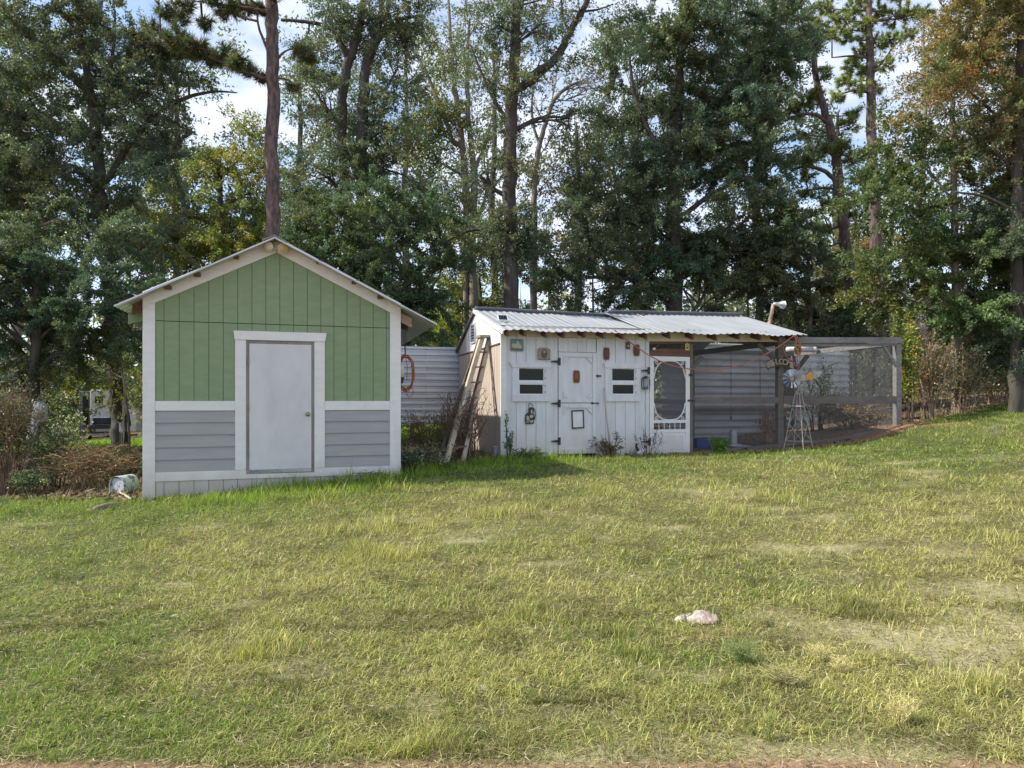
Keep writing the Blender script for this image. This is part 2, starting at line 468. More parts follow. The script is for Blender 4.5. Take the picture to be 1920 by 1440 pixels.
def ground():
    xs = np.unique(np.round(np.concatenate([np.linspace(-500,-50,10), np.linspace(-50,-18,17), np.linspace(-18,22,201), np.linspace(22,50,15), np.linspace(50,500,10)]), 3))
    ys = np.unique(np.round(np.concatenate([np.linspace(-300,-8,8), np.linspace(-8,1.6,17), np.linspace(1.6,8,65), np.linspace(8,24,81), np.linspace(24,60,37), np.linspace(60,700,12)]), 3))
    X, Y = np.meshgrid(xs, ys)
    Z = G(X, Y)
    nx, ny = len(xs), len(ys)
    V = np.stack([X, Y, Z], -1).reshape(-1, 3)
    i = (np.arange(ny-1)[:, None]*nx + np.arange(nx-1)[None, :]).reshape(-1)
    Fc = np.stack([i, i+1, i+nx+1, i+nx], -1)
    me = bpy.data.meshes.new("ground")
    me.from_pydata(V.tolist(), [], Fc.tolist())
    me.polygons.foreach_set("use_smooth", [True]*len(me.polygons))
    x, y = V[:, 0], V[:, 1]
    e = edge_y(x) - y
    lawn = np.clip(0.5 + e/0.5, 0, 1)
    # a mown patch goes on beyond the fence
    back = ((x < 0.5) & (y > 16.4) & (y < 27) & (x > -17)).astype(float) * np.clip((vnoise(x, y, 2.0, 2)-0.28)*4, 0, 1)
    lawn = np.maximum(lawn, back*0.9)
    g = greenness(x, y); b = bareness(x, y)
    clay = np.clip(1.2 - np.hypot((x-3.0)*0.55, y-13.55)/0.75, 0, 1) + np.clip(1 - np.hypot(x-9.9, (y-15.5)*1.2)/0.9, 0, 1)
    clay = clay + np.clip((2.77 + 0.14*(vnoise(x, y*0+3, 0.5, 3)-0.5) - y)/0.06, 0, 1)
    clay = clay + 0.9*np.clip(1.25 - np.hypot((x-1.17)/0.26, (y-4.22)/0.17), 0, 1)
    inrun = ((x > 3.6) & (x < 9.6) & (e < -0.05) & (y < 21)).astype(float)
    clay = np.clip(clay + 0.5*inrun + np.clip(1-np.abs(e+0.15)/0.35, 0, 1)*(x > 3.2)*(x < 9.5)*0.8, 0, 1)
    def attr(n, v):
        a = me.attributes.new(n, 'FLOAT', 'POINT'); a.data.foreach_set("value", v.astype(np.float32))
    attr("lawn", lawn); attr("green", g); attr("bare", b); attr("clay", clay)
    o = bpy.data.objects.new("ground", me); C.objects.link(o)
    m, t, bs = nodes_of("ground_soil_and_turf")
    L = t.links.new
    def A(n):
        k = t.nodes.new("ShaderNodeAttribute"); k.attribute_name = n; return k.outputs["Fac"]
    tcn = t.nodes.new("ShaderNodeTexCoord")
    def noise(s, d=6):
        n = t.nodes.new("ShaderNodeTexNoise"); n.inputs["Scale"].default_value = s; n.inputs["Detail"].default_value = d; n.inputs["Roughness"].default_value = 0.65
        L(tcn.outputs["Object"], n.inputs["Vector"]); return n.outputs["Fac"]
    def mix(f, a, b2):
        x = t.nodes.new("ShaderNodeMix"); x.data_type = 'RGBA'
        L(f, x.inputs["Factor"]) if not isinstance(f, float) else None
        for k, q in (("A", a), ("B", b2)):
            if isinstance(q, tuple): x.inputs[k].default_value = (*q, 1)
            else: L(q, x.inputs[k])
        return x.outputs["Result"]
    def mr(f, a, c):
        r = t.nodes.new("ShaderNodeMapRange"); r.inputs["From Min"].default_value = a; r.inputs["From Max"].default_value = c; L(f, r.inputs["Value"]); return r.outputs[0]
    fine = mr(noise(45), 0.35, 0.68)
    turf = mix(A("green"), mix(fine, (0.105,0.088,0.042), (0.22,0.19,0.09)), mix(fine, (0.035,0.055,0.014), (0.085,0.11,0.032)))
    turf = mix(A("bare"), turf, mix(mr(noise(26), 0.3, 0.7), (0.24,0.215,0.115), (0.38,0.345,0.20)))
    litter = mix(mr(noise(30), 0.35, 0.65), (0.085,0.062,0.042), (0.20,0.135,0.085))
    litter = mix(mr(noise(3.5), 0.45, 0.62), litter, mix(fine, (0.06,0.07,0.025), (0.13,0.12,0.05)))
    c = mix(A("lawn"), litter, turf)
    c = mix(A("clay"), c, mix(mr(noise(20), 0.3, 0.7), (0.22,0.12,0.075), (0.34,0.20,0.13)))
    L(c, bs.inputs["Base Color"]); bs.inputs["Roughness"].default_value = 0.95; bs.inputs["Specular IOR Level"].default_value = 0.15
    bn = t.nodes.new("ShaderNodeBump"); bn.inputs["Strength"].default_value = 0.7; bn.inputs["Distance"].default_value = 0.03
    L(noise(24), bn.inputs["Height"]); L(bn.outputs[0], bs.inputs["Normal"])
    me.materials.append(m)
    tag(o, "sloping ground of patchy turf, bare soil and leaf litter", "ground", kind="structure")
ground()

# ------------------------------------------------------------------ green shed
def clip_top(a1, a2, line):
    """line: list of (a, z) breakpoints, piecewise linear; returns top corners from a2 back to a1."""
    f = lambda a: float(np.interp(a, [p[0] for p in line], [p[1] for p in line]))
    pts = [(a2, f(a2))] + [p for p in reversed(line) if a1 + 1e-4 < p[0] < a2 - 1e-4] + [(a1, f(a1))]
    return pts

shed = empty("garden_shed", SHF.world(0, 0, 0), TH)
tag(shed, "green gabled shed with white trim, grey lap boards and a plain white door", "shed")
sx = lambda px: SH(px, HY)[0]
W = sx(749)
def szl(px, py): return SH(px, py)
# trim positions
aL, aR = sx(291), sx(731)
apx = SH(519, 474)
inner = [(-1.0, SH(291,568)[1] - (aL+1.0)*(apx[1]-SH(291,568)[1])/(apx[0]-aL)), (aL, SH(291,568)[1]), apx, (aR, SH(731,586)[1]), (W+1, SH(731,586)[1] - (W+1-aR)*(apx[1]-SH(731,586)[1])/(aR-apx[0]))]
zup = 0.235
outer = [(p[0], p[1]+zup) for p in inner]
z_seamL, z_seamR = SH(291, 600)[1], SH(731, 616.7)[1]
z_seam = 0.5*(z_seamL+z_seamR)
z_mid0, z_mid1 = SH(366, 770)[1], SH(366, 752)[1]
z_bot0, z_bot1 = SH(291, 903)[1], SH(291, 885.5)[1]
aD0, aD1, aD2, aD3 = sx(441), sx(461.5), sx(589.5), sx(609)
z_h0, z_h1 = SH(525, 639)[1], SH(525, 622.5)[1]
z_sill = SH(525, 887)[1]
# core walls (two sides, back, and the backing behind the boards)
b = MB().prism([(0.02, -0.1), (W-0.02, -0.1)] + clip_top(0.02, W-0.02, outer), 0.022, 3.62)
b.build("wall", M['groove'], shed)
for x0, x1 in ((-0.005, 0.017), (W-0.017, W+0.005)):
    MB().box(x0, x1, 0.03, 3.64, -0.1, float(np.interp(x0, [p[0] for p in outer], [p[1] for p in outer]))-0.06).build("side_wall", M['green'], shed)
# green grooved boards
gx = [aL] + [sx(200 + q/2.769) for q in (297,376,453,530,605,680,754,826,899,970,1042,1112,1180,1248,1316,1384,1452)] + [aR]
GAP = 0.0035
for i in range(len(gx)-1):
    a1, a2 = gx[i]+GAP, gx[i+1]-GAP
    poly = [(a1, z_seam+0.008), (a2, z_seam+0.008)] + clip_top(a1-0.0, a2, [(p[0], p[1]+0.03) for p in inner])
    MB().prism(poly, 0.006, 0.021).build("siding_board", M['green'], shed)
    # below the seam, cut round the door
    segs = [(a1, a2)]
    zb = z_mid1 - 0.02
    if a2 > aD0 and a1 < aD3:
        segs = []
        if a1 < aD0: segs.append((a1, min(a2, aD0+0.02)))
        if a2 > aD3: segs.append((max(a1, aD3-0.02), a2))
        MB().box(a1, a2, 0.006, 0.021, z_h1-0.02, z_seam-0.004).build("siding_board", M['green'], shed)
    for (q1, q2) in segs:
        if q2-q1 < 0.01: continue
        zt = z_h1-0.021 if (a2 > aD0 and a1 < aD3) else z_seam-0.004
        MB().box(q1, q2, 0.006, 0.021, zb, zt).build("siding_board", M['green'], shed)
    # skirt boards below the bottom rail
    MB().box(a1, a2, 0.004, 0.020, -0.15, z_bot0+0.01).build("skirt_board", M['skirt'], shed)
# grey lap boards, each tilted like clapboard
for (x0, x1) in ((aL, aD0), (aD3, aR)):
    zs = np.linspace(z_bot1-0.01, z_mid0+0.005, 6)
    for k in range(5):
        z0, z1 = zs[k], zs[k+1]
        vs = []
        for x in (x0, x1):
            vs += [(x, -0.010, z0+0.003), (x, 0.021, z0+0.003), (x, 0.021, z1+0.008), (x, 0.010, z1+0.008)]
        MB().add(vs, [(0,1,2,3),(4,7,6,5),(0,4,5,1),(1,5,6,2),(2,6,7,3),(3,7,4,0)]).build("lap_board", M['grey'], shed)
# white trim
zt = lambda a: float(np.interp(a, [p[0] for p in outer], [p[1] for p in outer]))
MB().prism([(-0.02, -0.12), (aL, -0.12), (aL, float(inner[1][1])), (-0.02, zt(-0.02)-0.235)], -0.016, 0.03).build("corner_post", M['white'], shed, bevel=0.004)
MB().prism([(aR, -0.02), (W+0.02, -0.02), (W+0.02, zt(W+0.02)-0.235), (aR, inner[3][1])], -0.016, 0.03).build("corner_post", M['white'], shed, bevel=0.004)
ap_in, ap_out = inner[2], outer[2]
li = lambda a: float(np.interp(a, [p[0] for p in inner], [p[1] for p in inner]))
MB().prism([(-0.02, li(-0.02)), (ap_in[0]-0.002, ap_in[1]), (ap_out[0]-0.002, ap_out[1]), (-0.02, zt(-0.02))], -0.020, 0.03).build("rake_board", M['white'], shed, bevel=0.004)
MB().prism([(ap_in[0]+0.002, ap_in[1]), (W+0.02, li(W+0.02)), (W+0.02, zt(W+0.02)), (ap_out[0]+0.002, ap_out[1])], -0.020, 0.03).build("rake_board", M['white'], shed, bevel=0.004)
for x0, x1 in ((aL+0.001, aD0-0.001), (aD3+0.001, aR-0.001)):
    MB().box(x0, x1, -0.013, 0.02, z_mid0, z_mid1).build("wainscot_rail", M['white'], shed, bevel=0.004)
MB().box(aL+0.001, aR-0.001, -0.014, 0.02, z_bot0, z_bot1-0.004).build("bottom_rail", M['white'], shed, bevel=0.004)
for x0, x1 in ((aD0, aD1), (aD2, aD3)):
    MB().box(x0, x1, -0.018, 0.02, z_bot1-0.003, z_h0-0.001).build("door_casing", M['white'], shed, bevel=0.004)
MB().prism([(aD0-0.005, z_h0), (aD3+0.005, z_h0), (sx(612.5), z_h1), (sx(438), z_h1)], -0.030, 0.02).build("door_header", M['white'], shed, bevel=0.004)
# door in its worn jamb
MB().box(aD1+0.001, sx(467), -0.004, 0.02, z_sill, z_h0-0.002).box(sx(584.6), aD2-0.001, -0.004, 0.02, z_sill, z_h0-0.002)\
    .box(sx(467)+0.001, sx(584.6)-0.001, -0.004, 0.02, z_h0-0.05, z_h0-0.002).box(aD1+0.001, aD2-0.001, -0.016, 0.02, z_bot1-0.002, z_sill-0.001).build("door_frame", M['jamb'], shed)
dr = MB().box(sx(467.6), sx(584), -0.016, 0.015, z_sill+0.012, z_h0-0.053).build("door", M['door_grey'], shed, bevel=0.003)
tag(dr, "plain dull white door with a round brass knob")
ka, kz = SH(577, 776.7)
MB().lathe([(0.0,-0.085),(0.022,-0.082),(0.030,-0.066),(0.026,-0.050),(0.012,-0.044),(0.012,-0.026),(0.032,-0.024),(0.034,-0.017)], (ka,0,kz), 'y', 14).build("knob", M['brass'], dr, smooth=True)
for zz in (0.25, 0.95, 1.65):
    MB().tube([(sx(466.8), -0.020, z_sill+zz), (sx(466.8), -0.020, z_sill+zz+0.10)], 0.009, 8).build("hinge", M['jamb'], dr)
# purlin ends showing under the roof sheet at the rake, and eave blocking
for px, py in ((442,483),(370,516),(315,540),(599,492.5),(665,530),(713,558)):
    a, z = SH(px, py, -0.05)
    MB().box(a-0.045, a+0.045, -0.16, -0.022, z-0.02, z+0.024).build("purlin_end", M['rawwood'], shed)
def quad_px(name, pts, d0, d1, m):
    MB().prism([SH(px, py, d0) for px, py in pts], d0, d1).build(name, m, shed)
quad_px("eave_block", [(248,571),(270,562),(270,585),(247,588)], 0.05, 0.09, M['rawwood'])
quad_px("eave_block", [(240,589),(270,583),(270,600),(240,608)], 0.55, 0.58, M['green'])
quad_px("eave_block", [(252,606),(270,600),(270,609),(252,613)], 0.9, 0.94, M['oldwood'])
quad_px("eave_block", [(751,586),(772,597),(772,614),(751,604)], 0.05, 0.09, M['pinkwood'])
quad_px("eave_block", [(751,604),(765,612),(765,620),(751,615)], 0.4, 0.46, M['rawwood'])
# roof: corrugated sheets running from ridge to eave, front edge 0.3 m proud of the wall
D0, D1 = -0.26, 3.95
rl, rt, rr = SH(214,574.5,D0), SH(515,446,D0), SH(819,608.5,D0)
def corr_sheet(lo, hi, d_from, d_to, pitch=0.2, rib=0.018, n_along=1, sag=None):
    """A sheet whose ribs run from lo (a,z) to hi (a,z), spread along d."""
    b = MB(); prof = []
    d = d_from
    while d < d_to - 1e-6:
        for off, h in ((0,0),(0.035,rib),(0.065,rib),(0.10,0)):
            if d+off*pitch/0.2 <= d_to: prof.append((d+off*pitch/0.2, h))
        d += pitch
    prof.append((d_to, 0))
    vs = []
    for (dd, h) in prof:
        vs += [(lo[0], dd, lo[1]+h), (hi[0], dd, hi[1]+h)]
    fs = [(2*i, 2*i+2, 2*i+3, 2*i+1) for i in range(len(prof)-1)]
    return b.add(vs, fs)
for k in range(4):
    d0 = D0 + k*(D1-D0)/4; d1 = D0 + (k+1)*(D1-D0)/4 - 0.004
    corr_sheet(rl, (rt[0]-0.01, rt[1]), d0, d1).build("roof_sheet", M['shedroof'], shed, solid=0.006)
    corr_sheet(rr, (rt[0]+0.01, rt[1]), d0, d1).build("roof_sheet", M['shedroof'], shed, solid=0.006)
cap = MB()
for (p, q) in ((rl, rt), (rt, rr)):     # bent metal edge strip along the rake
    cap.bar((p[0], D0-0.008, p[1]+0.004), (q[0], D0-0.008, q[1]+0.004), 0.012, 0.022)
cap.build("rake_edge", M['galv'], shed)
MB().prism([(rt[0]-0.17, rt[1]-0.055), (rt[0], rt[1]+0.02), (rt[0]+0.17, rt[1]-0.065), (rt[0]+0.17, rt[1]-0.045), (rt[0], rt[1]+0.045), (rt[0]-0.17, rt[1]-0.035)], D0-0.02, D1+0.02).build("ridge_cap", M['jamb'], shed)
for dd in (0.75, 3.4):    # rafters ending just outside the walls
    for (p, s) in ((rl, 1), (rr, -1)):
        b = MB().bar((p[0]+s*0.36, dd, p[1]+0.36*abs(rt[1]-p[1])/abs(rt[0]-p[0])-0.075), (rt[0], dd, rt[1]-0.075), 0.04, 0.09)
        b.build("rafter", M['rawwood'], shed)

# twin flood lamp under the ridge
a, z = SH(518, 461, -0.05)
fl = empty("flood_light", SHF.world(a, -0.03, z), TH)
tag(fl, "twin round flood lamps with aged white housings under the shed's ridge", "lamp")
MB().box(-0.05, 0.06, -0.03, 0.0, -0.06, 0.06).build("junction_box", M['lamp_white'], fl, bevel=0.008)
for s, m in ((-1, 'lamp_white'), (1, 'lens')):
    c = Vector((s*0.10 - 0.005, -0.12, -0.035 if s < 0 else -0.05))
    dirv = Vector((s*0.45 if s < 0 else 0.12, -0.85, -0.30)).normalized()
    q = Vector((0,0,1)).rotation_difference(dirv)
    b = MB().lathe([(0.018,-0.13),(0.036,-0.125),(0.040,-0.09),(0.050,-0.05),(0.072,-0.01),(0.074,0.012),(0.066,0.014)])
    b.v = [tuple(q @ Vector(v) + c) for v in b.v]
    h = b.build("lamp_head", M['lamp_white'], fl, smooth=True)
    b = MB().lathe([(0.064,0.010),(0.058,0.020),(0.040,0.030),(0.028,0.026),(0.018,0.033),(0.004,0.036)])
    b.v = [tuple(q @ Vector(v) + c) for v in b.v]
    b.build("lens", M[m], h, smooth=True)
    MB().tube([(s*0.03,-0.03,0.02), tuple(c - dirv*0.12)], 0.014, 8).build("arm", M['lamp_white'], fl)

# ------------------------------------------------------------------ orange cord coil under the eave
a, z = SH(760.5, 700, 0.35)
cc = empty("cord_coil", SHF.world(a, 0.35, z), TH)
tag(cc, "orange extension cord coiled in a long loop hanging beside the shed", "cord")
r2 = random.Random(4)
for k in range(3):
    b = MB(); pts = []
    for i in range(61):
        t = 2*math.pi*i/30.0 + k
        j = 0.016*math.sin(3.1*t+k*2) + 0.010*k
        pts.append(((0.125+j*0.8)*math.sin(t), 0.03*math.sin(t*0.5+k)+0.012*k, (0.275+j)*math.cos(t) - 0.02*math.sin(1.7*t)))
    b.tube(pts, 0.0085, 6).build("cord_loop", M['orange'], cc, smooth=True)
MB().tube([(0.10,0,-0.22),(0.135,0.01,-0.30),(0.11,0.02,-0.37),(0.05,0.02,-0.39),(0.01,0.0,-0.33)], 0.007, 6).build("loose_end", M['orange'], cc, smooth=True)
MB().tube([(0,0,0.27),(-0.03,0,0.55),(-0.07,-0.02,0.95)], 0.006, 6).tube([(0.0,0,0.27),(0.005,0,0.60),(-0.03,0.02,0.95)], 0.006, 6).tube([(0,0,0.28),(0.03,0.01,0.1),(0.02,0,-0.12)], 0.005, 6).build("hanging_string", M['black'], cc)
lt = MB().lathe([(0.03,-0.10),(0.045,-0.09),(0.05,0.0),(0.045,0.10),(0.02,0.115)], (-0.075,0.0,0.03), 'z', 10).build("work_lamp", M['lamp_white'], cc, smooth=True)
MB().lathe([(0.028,-0.20),(0.034,-0.17),(0.055,-0.11),(0.052,-0.095)], (-0.075,0,0.03), 'z', 10).build("lamp_handle", M['black'], lt, smooth=True)

# ------------------------------------------------------------------ corrugated fence behind
def hsheet(a0, a1, d, z0, z1, pitch=0.15, amp=0.042, frame=CPF, seed=0):
    """Upright sheet with level ribs."""
    rr = random.Random(seed); b = MB(); vs = []; prof = []
    z = z0
    while z < z1 - 0.02:
        for off, h in ((0,0),(0.045,0.0),(0.06,amp),(0.10,amp)):
            if z+off < z1: prof.append((z+off, h))
        z += pitch
    prof.append((z1, 0))
    t0, t1 = rr.uniform(-0.012,0.012), rr.uniform(-0.012,0.012)
    for zz, h in prof:
        vs += [(a0, d-h+t0, zz), (a1, d-h+t1, zz)]
    return b.add(vs, [(2*i, 2*i+1, 2*i+3, 2*i+2) for i in range(len(prof)-1)])
FD = 3.82
fence = empty("metal_fence", CPF.world(0, FD, 0), TH)
tag(fence, "tall fence of level ribbed galvanised sheets behind the shed and coop", "fence")
aF0 = CP(640, 700, FD)[0]; aF1 = CP(1590, 700, FD)[0]
z0f, z1f = CP(800, 797, FD)[1], CP(800, 650, FD)[1]
seg = np.linspace(aF0, CP(874, 700, FD)[0], 4)
for k in range(3):
    for r in range(1):
        hsheet(seg[k], seg[k+1]-0.004, 0.004*(k % 2), z0f, z1f, seed=k).build("sheet", M['galv'], fence, solid=0.003)
aX = [CP(p, 700, FD)[0] for p in (1240, 1352, 1463)]
zr0, zr1 = CP(1380, 829, FD)[1], CP(1380, 668, FD)[1]
for k in range(2):
    hsheet(aX[k], aX[k+1]-0.004, 0.003*k, zr0, zr1+0.35, seed=10+k, pitch=0.19).build("sheet", M['galv_shaded'], fence, solid=0.003)
aY = [CP(p, 700, FD)[0] for p in (1490, 1541, 1591)]
for k in range(2):
    hsheet(aY[k], aY[k+1]-0.003, 0.003*k, CP(1540,742,FD)[1], CP(1540,655,FD)[1], seed=20+k, pitch=0.19).build("sheet", M['plastic'], fence, solid=0.003)  # sunlit stretch of sheets, its brightness put into a white material
    hsheet(aY[0]-0.3+k*0.55, aY[0]-0.3+(k+1)*0.55-0.003, 0.003*k, CP(1540,829,FD)[1], CP(1540,755,FD)[1], seed=24+k, pitch=0.19).build("sheet", M['galv_shaded'], fence, solid=0.003)
for a in list(np.linspace(aF0, -0.3, 4)) + [aX[1], aX[2]+0.1, aY[2]+0.06]:
    p = CPF.world(a, FD)
    MB().box(a-0.05, a+0.05, 0.03, 0.13, g1(p.x, p.y)-0.1, z1f-0.05).build("fence_post", M['oldwood'], fence)
MB().box(aF0, -0.3, 0.03, 0.07, z0f+0.2, z0f+0.29).build("fence_rail", M['oldwood'], fence)
MB().box(aX[0], aY[2], 0.03, 0.07, zr0+0.6, zr0+0.7).build("fence_rail", M['oldwood'], fence)

# ------------------------------------------------------------------ chicken coop
coop = empty("chicken_coop", CPF.world(0, 0, 0), TH)
tag(coop, "weathered white chicken coop under a rippled metal roof with a dutch door", "chicken coop")
cx = lambda px, py=HY, d=0.0: CP(px, py, d)[0]
cz = lambda px, py, d=0.0: CP(px, py, d)[1]
CD = 3.70                                    # depth of the coop
RD, RZ1, RZ2 = 2.0, 3.53, 3.585               # ridge: depth and heights of the two roof halves
zW0 = 0.30                                   # bottom of the walls
zFr = cz(1000, 631)                          # underside of the frieze
zTop = cz(1000, 617)
aE = cx(1217)                                # end of the closed part
# closed body: backing
wallz = 2.87
MB().prism([(0.04,zW0+0.02),(aE-0.03,zW0+0.02),(aE-0.03,wallz-0.05),(0.04,wallz-0.05)], 0.03, CD-0.03).build("wall_core", M['dark'], coop)
# front boards, cut round windows and door
def board(a0, a1, z0, z1, m=M['white_old'], name="wall_board", d0=0.004, d1=0.024, par=coop):
    return MB().box(a0, a1, d0, d1, z0, z1).build(name, m, par)
dA0, dA1 = cx(1046.6), cx(1117.7)
wl = (cx(972), cx(1019.5), cz(996,740), cz(996,690)); wr = (cx(1147), cx(1189.5), cz(1168,740), cz(1168,691))
gaps = [(dA0-0.01, dA1+0.01, -9, 9)]
a = cx(949.4); i = 0
edges = [a] + [cx(949.4 + 18.6*k) for k in range(1, 15) if 949.4+18.6*k < 1212] + [aE]
r3 = random.Random(8)
for k in range(len(edges)-1):
    a0, a1 = edges[k]+0.004, edges[k+1]-0.004
    for (q0, q1) in ([(a0, min(a1, dA0-0.012)), (max(a0, dA1+0.012), a1)] if (a1 > dA0 and a0 < dA1) else [(a0, a1)]):
        if q1 - q0 < 0.012: continue
        cut = None
        for w in (wl, wr):
            if q1 > w[0]+0.02 and q0 < w[1]-0.02: cut = w
        zb = zW0 + 0.02 + r3.uniform(-0.01, 0.015)
        if cut:
            board(q0, q1, zb, cut[2]+0.02); board(q0, q1, cut[3]-0.02, zFr)
        else:
            board(q0, q1, zb, zFr)
    if a1 < dA0 or a0 > dA1 or True:
        board(edges[k]+0.002, edges[k+1]-0.002, zFr+0.003, zTop+0.06, M['cream'], "frieze_board", -0.002, 0.024)
for k in range(4):                            # short boards over the door
    q = np.linspace(dA0+0.003, dA1-0.003, 5)
    board(q[k]+0.003, q[k+1]-0.003, cz(1080,660), zFr-0.004, M['white_old'], "wall_board", 0.0, 0.024)
board(-0.01, cx(949.2), zW0, 2.80, M['white'], "corner_trim", -0.014, 0.03)
board(dA0-0.085, dA0-0.012, cz(1046,850), zFr-0.006, M['white_old'], "door_jamb", -0.006, 0.024)
board(dA1+0.012, dA1+0.085, cz(1118,850), zFr-0.006, M['white_old'], "door_jamb", -0.006, 0.024)
board(aE-0.075, aE-0.003, zW0, zFr-0.004, M['white_old'], "corner_trim", -0.010, 0.03)
# side wall: bare siding boards below, sunlight on the gable painted white above
def side_z(d, lo=2.80, hi=RZ1-0.06):
    return lo + (hi-lo)*(1-abs(d-RD)/RD) if d < RD else lo + 0.02 + (hi-lo-0.02)*(1-(d-RD)/(CD-RD))
zs0 = 2.76; zs1 = 2.72
nb = 18
def side_board(d0, d1, z0, z1a, z1b, m, off=0.0, name="side_board"):
    vs = [(-0.012-off, d0, z0), (-0.012-off, d1, z0), (0.02, d1, z0), (0.02, d0, z0), (-0.012-off, d0, z1a), (-0.012-off, d1, z1b), (0.02, d1, z1b), (0.02, d0, z1a)]
    return MB().add(vs, [(0,3,2,1),(4,5,6,7),(0,1,5,4),(1,2,6,5),(2,3,7,6),(3,0,4,7)]).build(name, m, coop)
ds = np.linspace(0.034, CD, nb+1)
zsm = 2.62
for k in range(nb):
    side_board(ds[k]+0.005, ds[k+1]-0.005, zW0+0.05, zsm-0.01, zsm-0.01, M['tanwall'])
    d0, d1 = ds[k]+0.003, ds[k+1]-0.003
    if d0 < RD < d1:
        side_board(d0, RD, zsm+0.01, side_z(d0), side_z(RD), M['white'], 0.004); side_board(RD+0.001, d1, zsm+0.01, side_z(RD), side_z(d1), M['white'], 0.004)
    else:
        side_board(d0, d1, zsm+0.01, side_z(d0), side_z(d1), M['white'] if d0 < 2.72 else M['tanwall'], 0.004)
MB().box(-0.035, 0.0, 0.03, CD, zsm-0.012, zsm+0.012).build("side_batten", M['oldwood'], coop)
# back and far side wall of the closed part
MB().prism([(0, zW0), (aE, zW0), (aE, 2.8), (0, 2.8)], CD-0.02, CD+0.01).build("back_wall", M['tanwall'], coop)
# louvred vent in the gable
vd0, vd1 = 2.02, 2.36
vz0, vz1 = CZ+(HY-641)/F*15.0, CZ+(HY-609)/F*15.0
vent = MB()
vent.box(-0.045, -0.018, vd0-0.03, vd0, vz0-0.03, vz1+0.03).box(-0.045, -0.018, vd1, vd1+0.03, vz0-0.03, vz1+0.03).box(-0.045, -0.018, vd0, vd1, vz1, vz1+0.03).box(-0.045, -0.018, vd0, vd1, vz0-0.03, vz0)
vt = vent.build("vent", M['plastic'], coop)
MB().box(-0.024, -0.017, vd0, vd1, vz0, vz1).build("vent_opening", M['dark'], vt)
for k in range(6):
    z = vz0 + (k+0.5)*(vz1-vz0)/6
    MB().bar((-0.032, vd0, z+0.012), (-0.032, vd1, z+0.012), 0.03, 0.008, Vector((0.7,0,0.7))).build("vent_slat", M['plastic'], vt)

# ---- roofs
def roof_half(name, a0, a1, eave, ridge, pitch=0.15, rib=0.015, wave=0.0, seed=0):
    """Ribbed sheet between the eave line and the ridge line; ribs run up the slope. eave/ridge: functions a -> (d, z)."""
    b = MB(); aa = []
    a = a0
    while a < a1:
        for off, h in ((0,0),(0.02,rib*0.55),(0.04,rib),(0.06,rib),(0.08,rib*0.55),(0.10,0)):
            if a+off < a1: aa.append((a+off, h))
        a += pitch
    aa.append((a1, 0.0))
    rows = 7; vs = []
    for (a, h) in aa:
        e, r = eave(a), ridge(a)
        for j in range(rows):
            t = j/(rows-1)
            z = e[1]+(r[1]-e[1])*t + h + wave*math.sin(a*3.1+seed)*math.sin(math.pi*t)*0.6 + wave*0.5*math.sin(a*5.3+t*4+seed)
            vs.append((a, e[0]+(r[0]-e[0])*t, z))
    fs = []
    for i in range(len(aa)-1):
        for j in range(rows-1):
            p = i*rows+j
            fs.append((p, p+rows, p+rows+1, p+1))
    return b.add(vs, fs)
DE = -0.34
aR1 = 3.05                                   # where the second roof begins on the ridge
aEnd = cx(1513, 632, DE)
ze = lambda px, py: cz(px, py, DE)
zeL, zeM, zeR = ze(960,620)-0.0, ze(1218,626), ze(1510,632)
e1 = lambda a: (DE + 0.02*math.sin(a*2.3), zeL + (zeM-zeL)*min(max(a/aE,0),1.2) + 0.012*math.sin(a*4.7))
g_1 = lambda a: (RD, RZ1 - 0.012*a)
e2 = lambda a: (DE-0.03 + 0.03*math.sin(a*1.9+1), zeM+0.012 + (zeR-zeM)*(a-aE)/(aEnd-aE) + 0.018*math.sin(a*3.9))
g_2 = lambda a: (RD+0.05, RZ2 + 0.02*(a-3.1))
eb1 = lambda a: (CD+0.25, 2.72)
cuts = np.linspace(-0.05, aR1+0.35, 5)
for k in range(4):
    roof_half("r", cuts[k], cuts[k+1]+0.02, e1, g_1, wave=0.012, seed=k).build("roof_sheet", M['roofsheet'], coop, solid=0.003)
    roof_half("r", cuts[k], cuts[k+1]-0.003, eb1, g_1, wave=0.0).build("roof_sheet", M['roofsheet'], coop, solid=0.003)
cuts = np.linspace(aR1+0.05, aEnd, 6)
for k in range(5):
    roof_half("r", cuts[k], cuts[k+1]+0.02, (lambda a: (e2(a)[0], e2(a)[1]+0.014)), g_2, wave=0.010, seed=k+7).build("roof_sheet", M['roofsheet'], coop, solid=0.003)
    roof_half("r", cuts[k], cuts[k+1]-0.003, (lambda a: (CD+0.25, 2.78)), g_2).build("roof_sheet", M['roofsheet'], coop, solid=0.003)
for a0, a1, g in ((-0.06, aR1+0.2, g_1), (aR1+0.12, aEnd-0.02, g_2)):
    b = MB()
    for s in (-1, 1):
        b.bar((a0, RD+s*0.075, g(a0)[1]+0.022), (a1, RD+s*0.075, g(a1)[1]+0.022), 0.15, 0.006, Vector((0, -s*0.35, 1)))
    b.build("ridge_cap", M['roofsheet'], coop)
